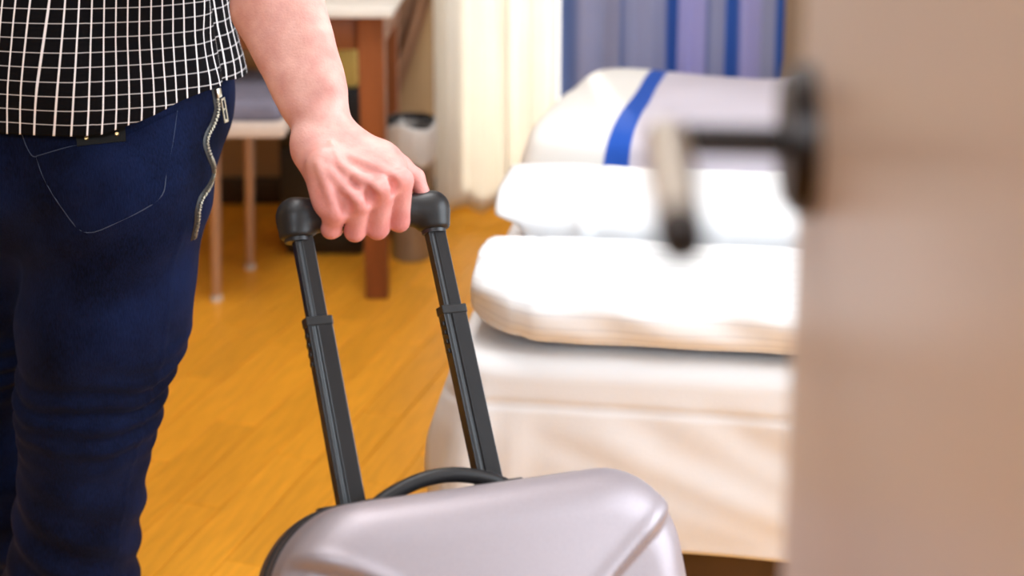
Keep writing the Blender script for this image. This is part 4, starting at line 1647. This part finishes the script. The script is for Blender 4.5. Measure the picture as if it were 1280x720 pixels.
def shirt():
    NU, NV = 240, 90
    V = np.zeros((NV, NU, 3))
    UV = np.zeros((NV, NU + 1, 2))
    tv = np.linspace(0, 1, NV) ** 1.25
    # reference arc length at the hip gives the cloth's u
    ph = np.linspace(-PI, PI, NU, endpoint=False)
    ref = np.stack([0.196 * np.sin(ph), 0.147 * np.cos(ph)], -1)
    sL = np.concatenate([[0], np.cumsum(np.linalg.norm(np.diff(np.vstack([ref, ref[:1]]), axis=0), axis=1))])
    sL = sL - np.interp(0, np.append(ph, PI), sL)
    for i in range(NU):
        p = ph[i]
        z0 = hemz(p)
        for j in range(NV):
            z = z0 + (1.445 - z0) * tv[j]
            a, b = np.interp(z, zs, aa), np.interp(z, zs, bb)
            sn, cs = math.sin(p), math.cos(p)
            e = 2 / 2.35
            x = a * math.copysign(abs(sn) ** e, sn)
            y = -b * math.copysign(abs(cs) ** e, cs)
            # folds: a hanging fold by the right side, ripples along the hem
            lowf = max(0.0, 1 - (z - z0) / 0.20)
            f = 0.0045 * math.exp(-((p - 1.12) / 0.10) ** 2) * math.sin(z * 45 + 0.5) - 0.006 * math.exp(-((p - 1.28 - (z - 0.9) * 0.8) / 0.07) ** 2)
            f += lowf * (0.003 * math.sin(p * 7 + 1) + 0.002 * math.sin(p * 13))
            f += 0.0025 * math.sin(p * 5 + z * 22)
            f -= 0.0022 * math.exp(-((p - 0.22 + 0.02 * z) / 0.018) ** 2)
            r = math.hypot(x, y)
            V[j, i] = (SCX + x * (1 + f / r) + 0.0, SCY + y * (1 + f / r), z)
            UV[j, i] = (sL[i] + 0.0045 + (z - 0.9) * -0.10, z + 0.004 + 0.010 * math.sin(p * 1.5 + 0.6) * 0.3)
        UV[:, NU] = UV[:, 0] + [sL[-1] - sL[0], 0]
    me = grid_mesh('shirt', V, closed_u=True, uv=UV)
    # sleeves, joined into the shirt
    vs, fs = [], []
    bm = bmesh.new()
    bm.from_mesh(me)
    uvl = bm.loops.layers.uv.active
    for (p0, p1) in (((SCX + 0.165, SCY, 1.35), a_el + np.array([0.0, -0.0, 0.055])), ((SCX - 0.165, SCY, 1.35), le + np.array([0, 0, 0.055]))):
        p0, p1 = np.array(p0), np.array(p1)
        d = p1 - p0
        d /= np.linalg.norm(d)
        n1 = np.cross(d, [0, 1, 0])
        n1 /= np.linalg.norm(n1)
        n2 = np.cross(d, n1)
        rows = []
        for j in range(16):
            t = j / 15
            r = 0.082 - 0.012 * t
            row = []
            for i in range(36):
                an = 2 * PI * i / 36
                q = p0 + (p1 - p0) * t + (n1 * math.cos(an) + n2 * math.sin(an)) * (r + 0.003 * math.sin(an * 3 + t * 9))
                row.append(bm.verts.new(q))
            rows.append(row)
        ln = np.linalg.norm(p1 - p0)
        for j in range(15):
            for i in range(36):
                f = bm.faces.new((rows[j][i], rows[j][(i + 1) % 36], rows[j + 1][(i + 1) % 36], rows[j + 1][i]))
                f.smooth = True
                for lp, (jj, ii) in zip(f.loops, ((j, i), (j, i + 1), (j + 1, i + 1), (j + 1, i))):
                    lp[uvl].uv = (ii / 36 * 0.47, jj / 15 * ln)
    bmesh.ops.translate(bm, vec=Vector(-PO), verts=bm.verts)
    bm.to_mesh(me)
    bm.free()
    o = link('shirt', me, M_shirt, person)
    so = o.modifiers.new('thick', 'SOLIDIFY')
    so.thickness = 0.0012
    so.offset = 0
    # collar
    prof = []
    Vc = np.zeros((5, 48, 3))
    for j, (r, z) in enumerate(((0.074, 1.438), (0.068, 1.475), (0.072, 1.482), (0.084, 1.452), (0.087, 1.440))):
        for i in range(48):
            a = 2 * PI * i / 48
            Vc[j, i] = (SCX + r * math.sin(a), SCY - r * math.cos(a), z)
    UVc = np.zeros((5, 49, 2))
    for j in range(5):
        for i in range(49):
            UVc[j, i] = (i * 0.0093, j * 0.02)
    link('collar', grid_mesh('collar', Vc - PO, closed_u=True, uv=UVc), M_shirt, o)
    return o


shirt()

# ---- shoes
for (fx, fy, nm) in ((aR[0] - 0.01, aR[1] + 0.03, 'shoe'), (-0.685, 1.75, 'shoe')):
    h = SDF((fx - 0.08, fy - 0.14, 0.0), (fx + 0.08, fy + 0.26, 0.16), 0.005)
    h.cap((fx, fy - 0.03, 0.055), (fx, fy + 0.15, 0.045), 0.043, 0.038, 0.02)
    h.cap((fx, fy, 0.06), (fx, fy + 0.005, 0.115), 0.046, 0.046, 0.03)
    h.rbox((fx, fy, -0.03), (0.2, 0.4, 0.05), 0.001, 0.004, op='sub')
    v_, f_ = h.mesh(2)
    sh = link('shoe', mesh_np('shoe', v_ - PO, f_), M_shoe, person)
    bm = bmesh.new()
    loop = []
    for i in range(40):
        a = 2 * PI * i / 40
        yy = math.cos(a)
        loop.append((fx + 0.043 * math.sin(a) * (1.0 - 0.12 * yy * (yy < 0)), fy + 0.06 + 0.135 * yy))
    lo_ = [bm.verts.new((x - PO[0], y - PO[1], 0.0)) for x, y in loop]
    hi_ = [bm.verts.new((x - PO[0], y - PO[1], 0.022)) for x, y in loop]
    bm.faces.new(lo_[::-1])
    bm.faces.new(hi_)
    for i in range(40):
        bm.faces.new((lo_[i], lo_[(i + 1) % 40], hi_[(i + 1) % 40], hi_[i]))
    bm_obj('sole', bm, M_sole, sh, smooth=True)
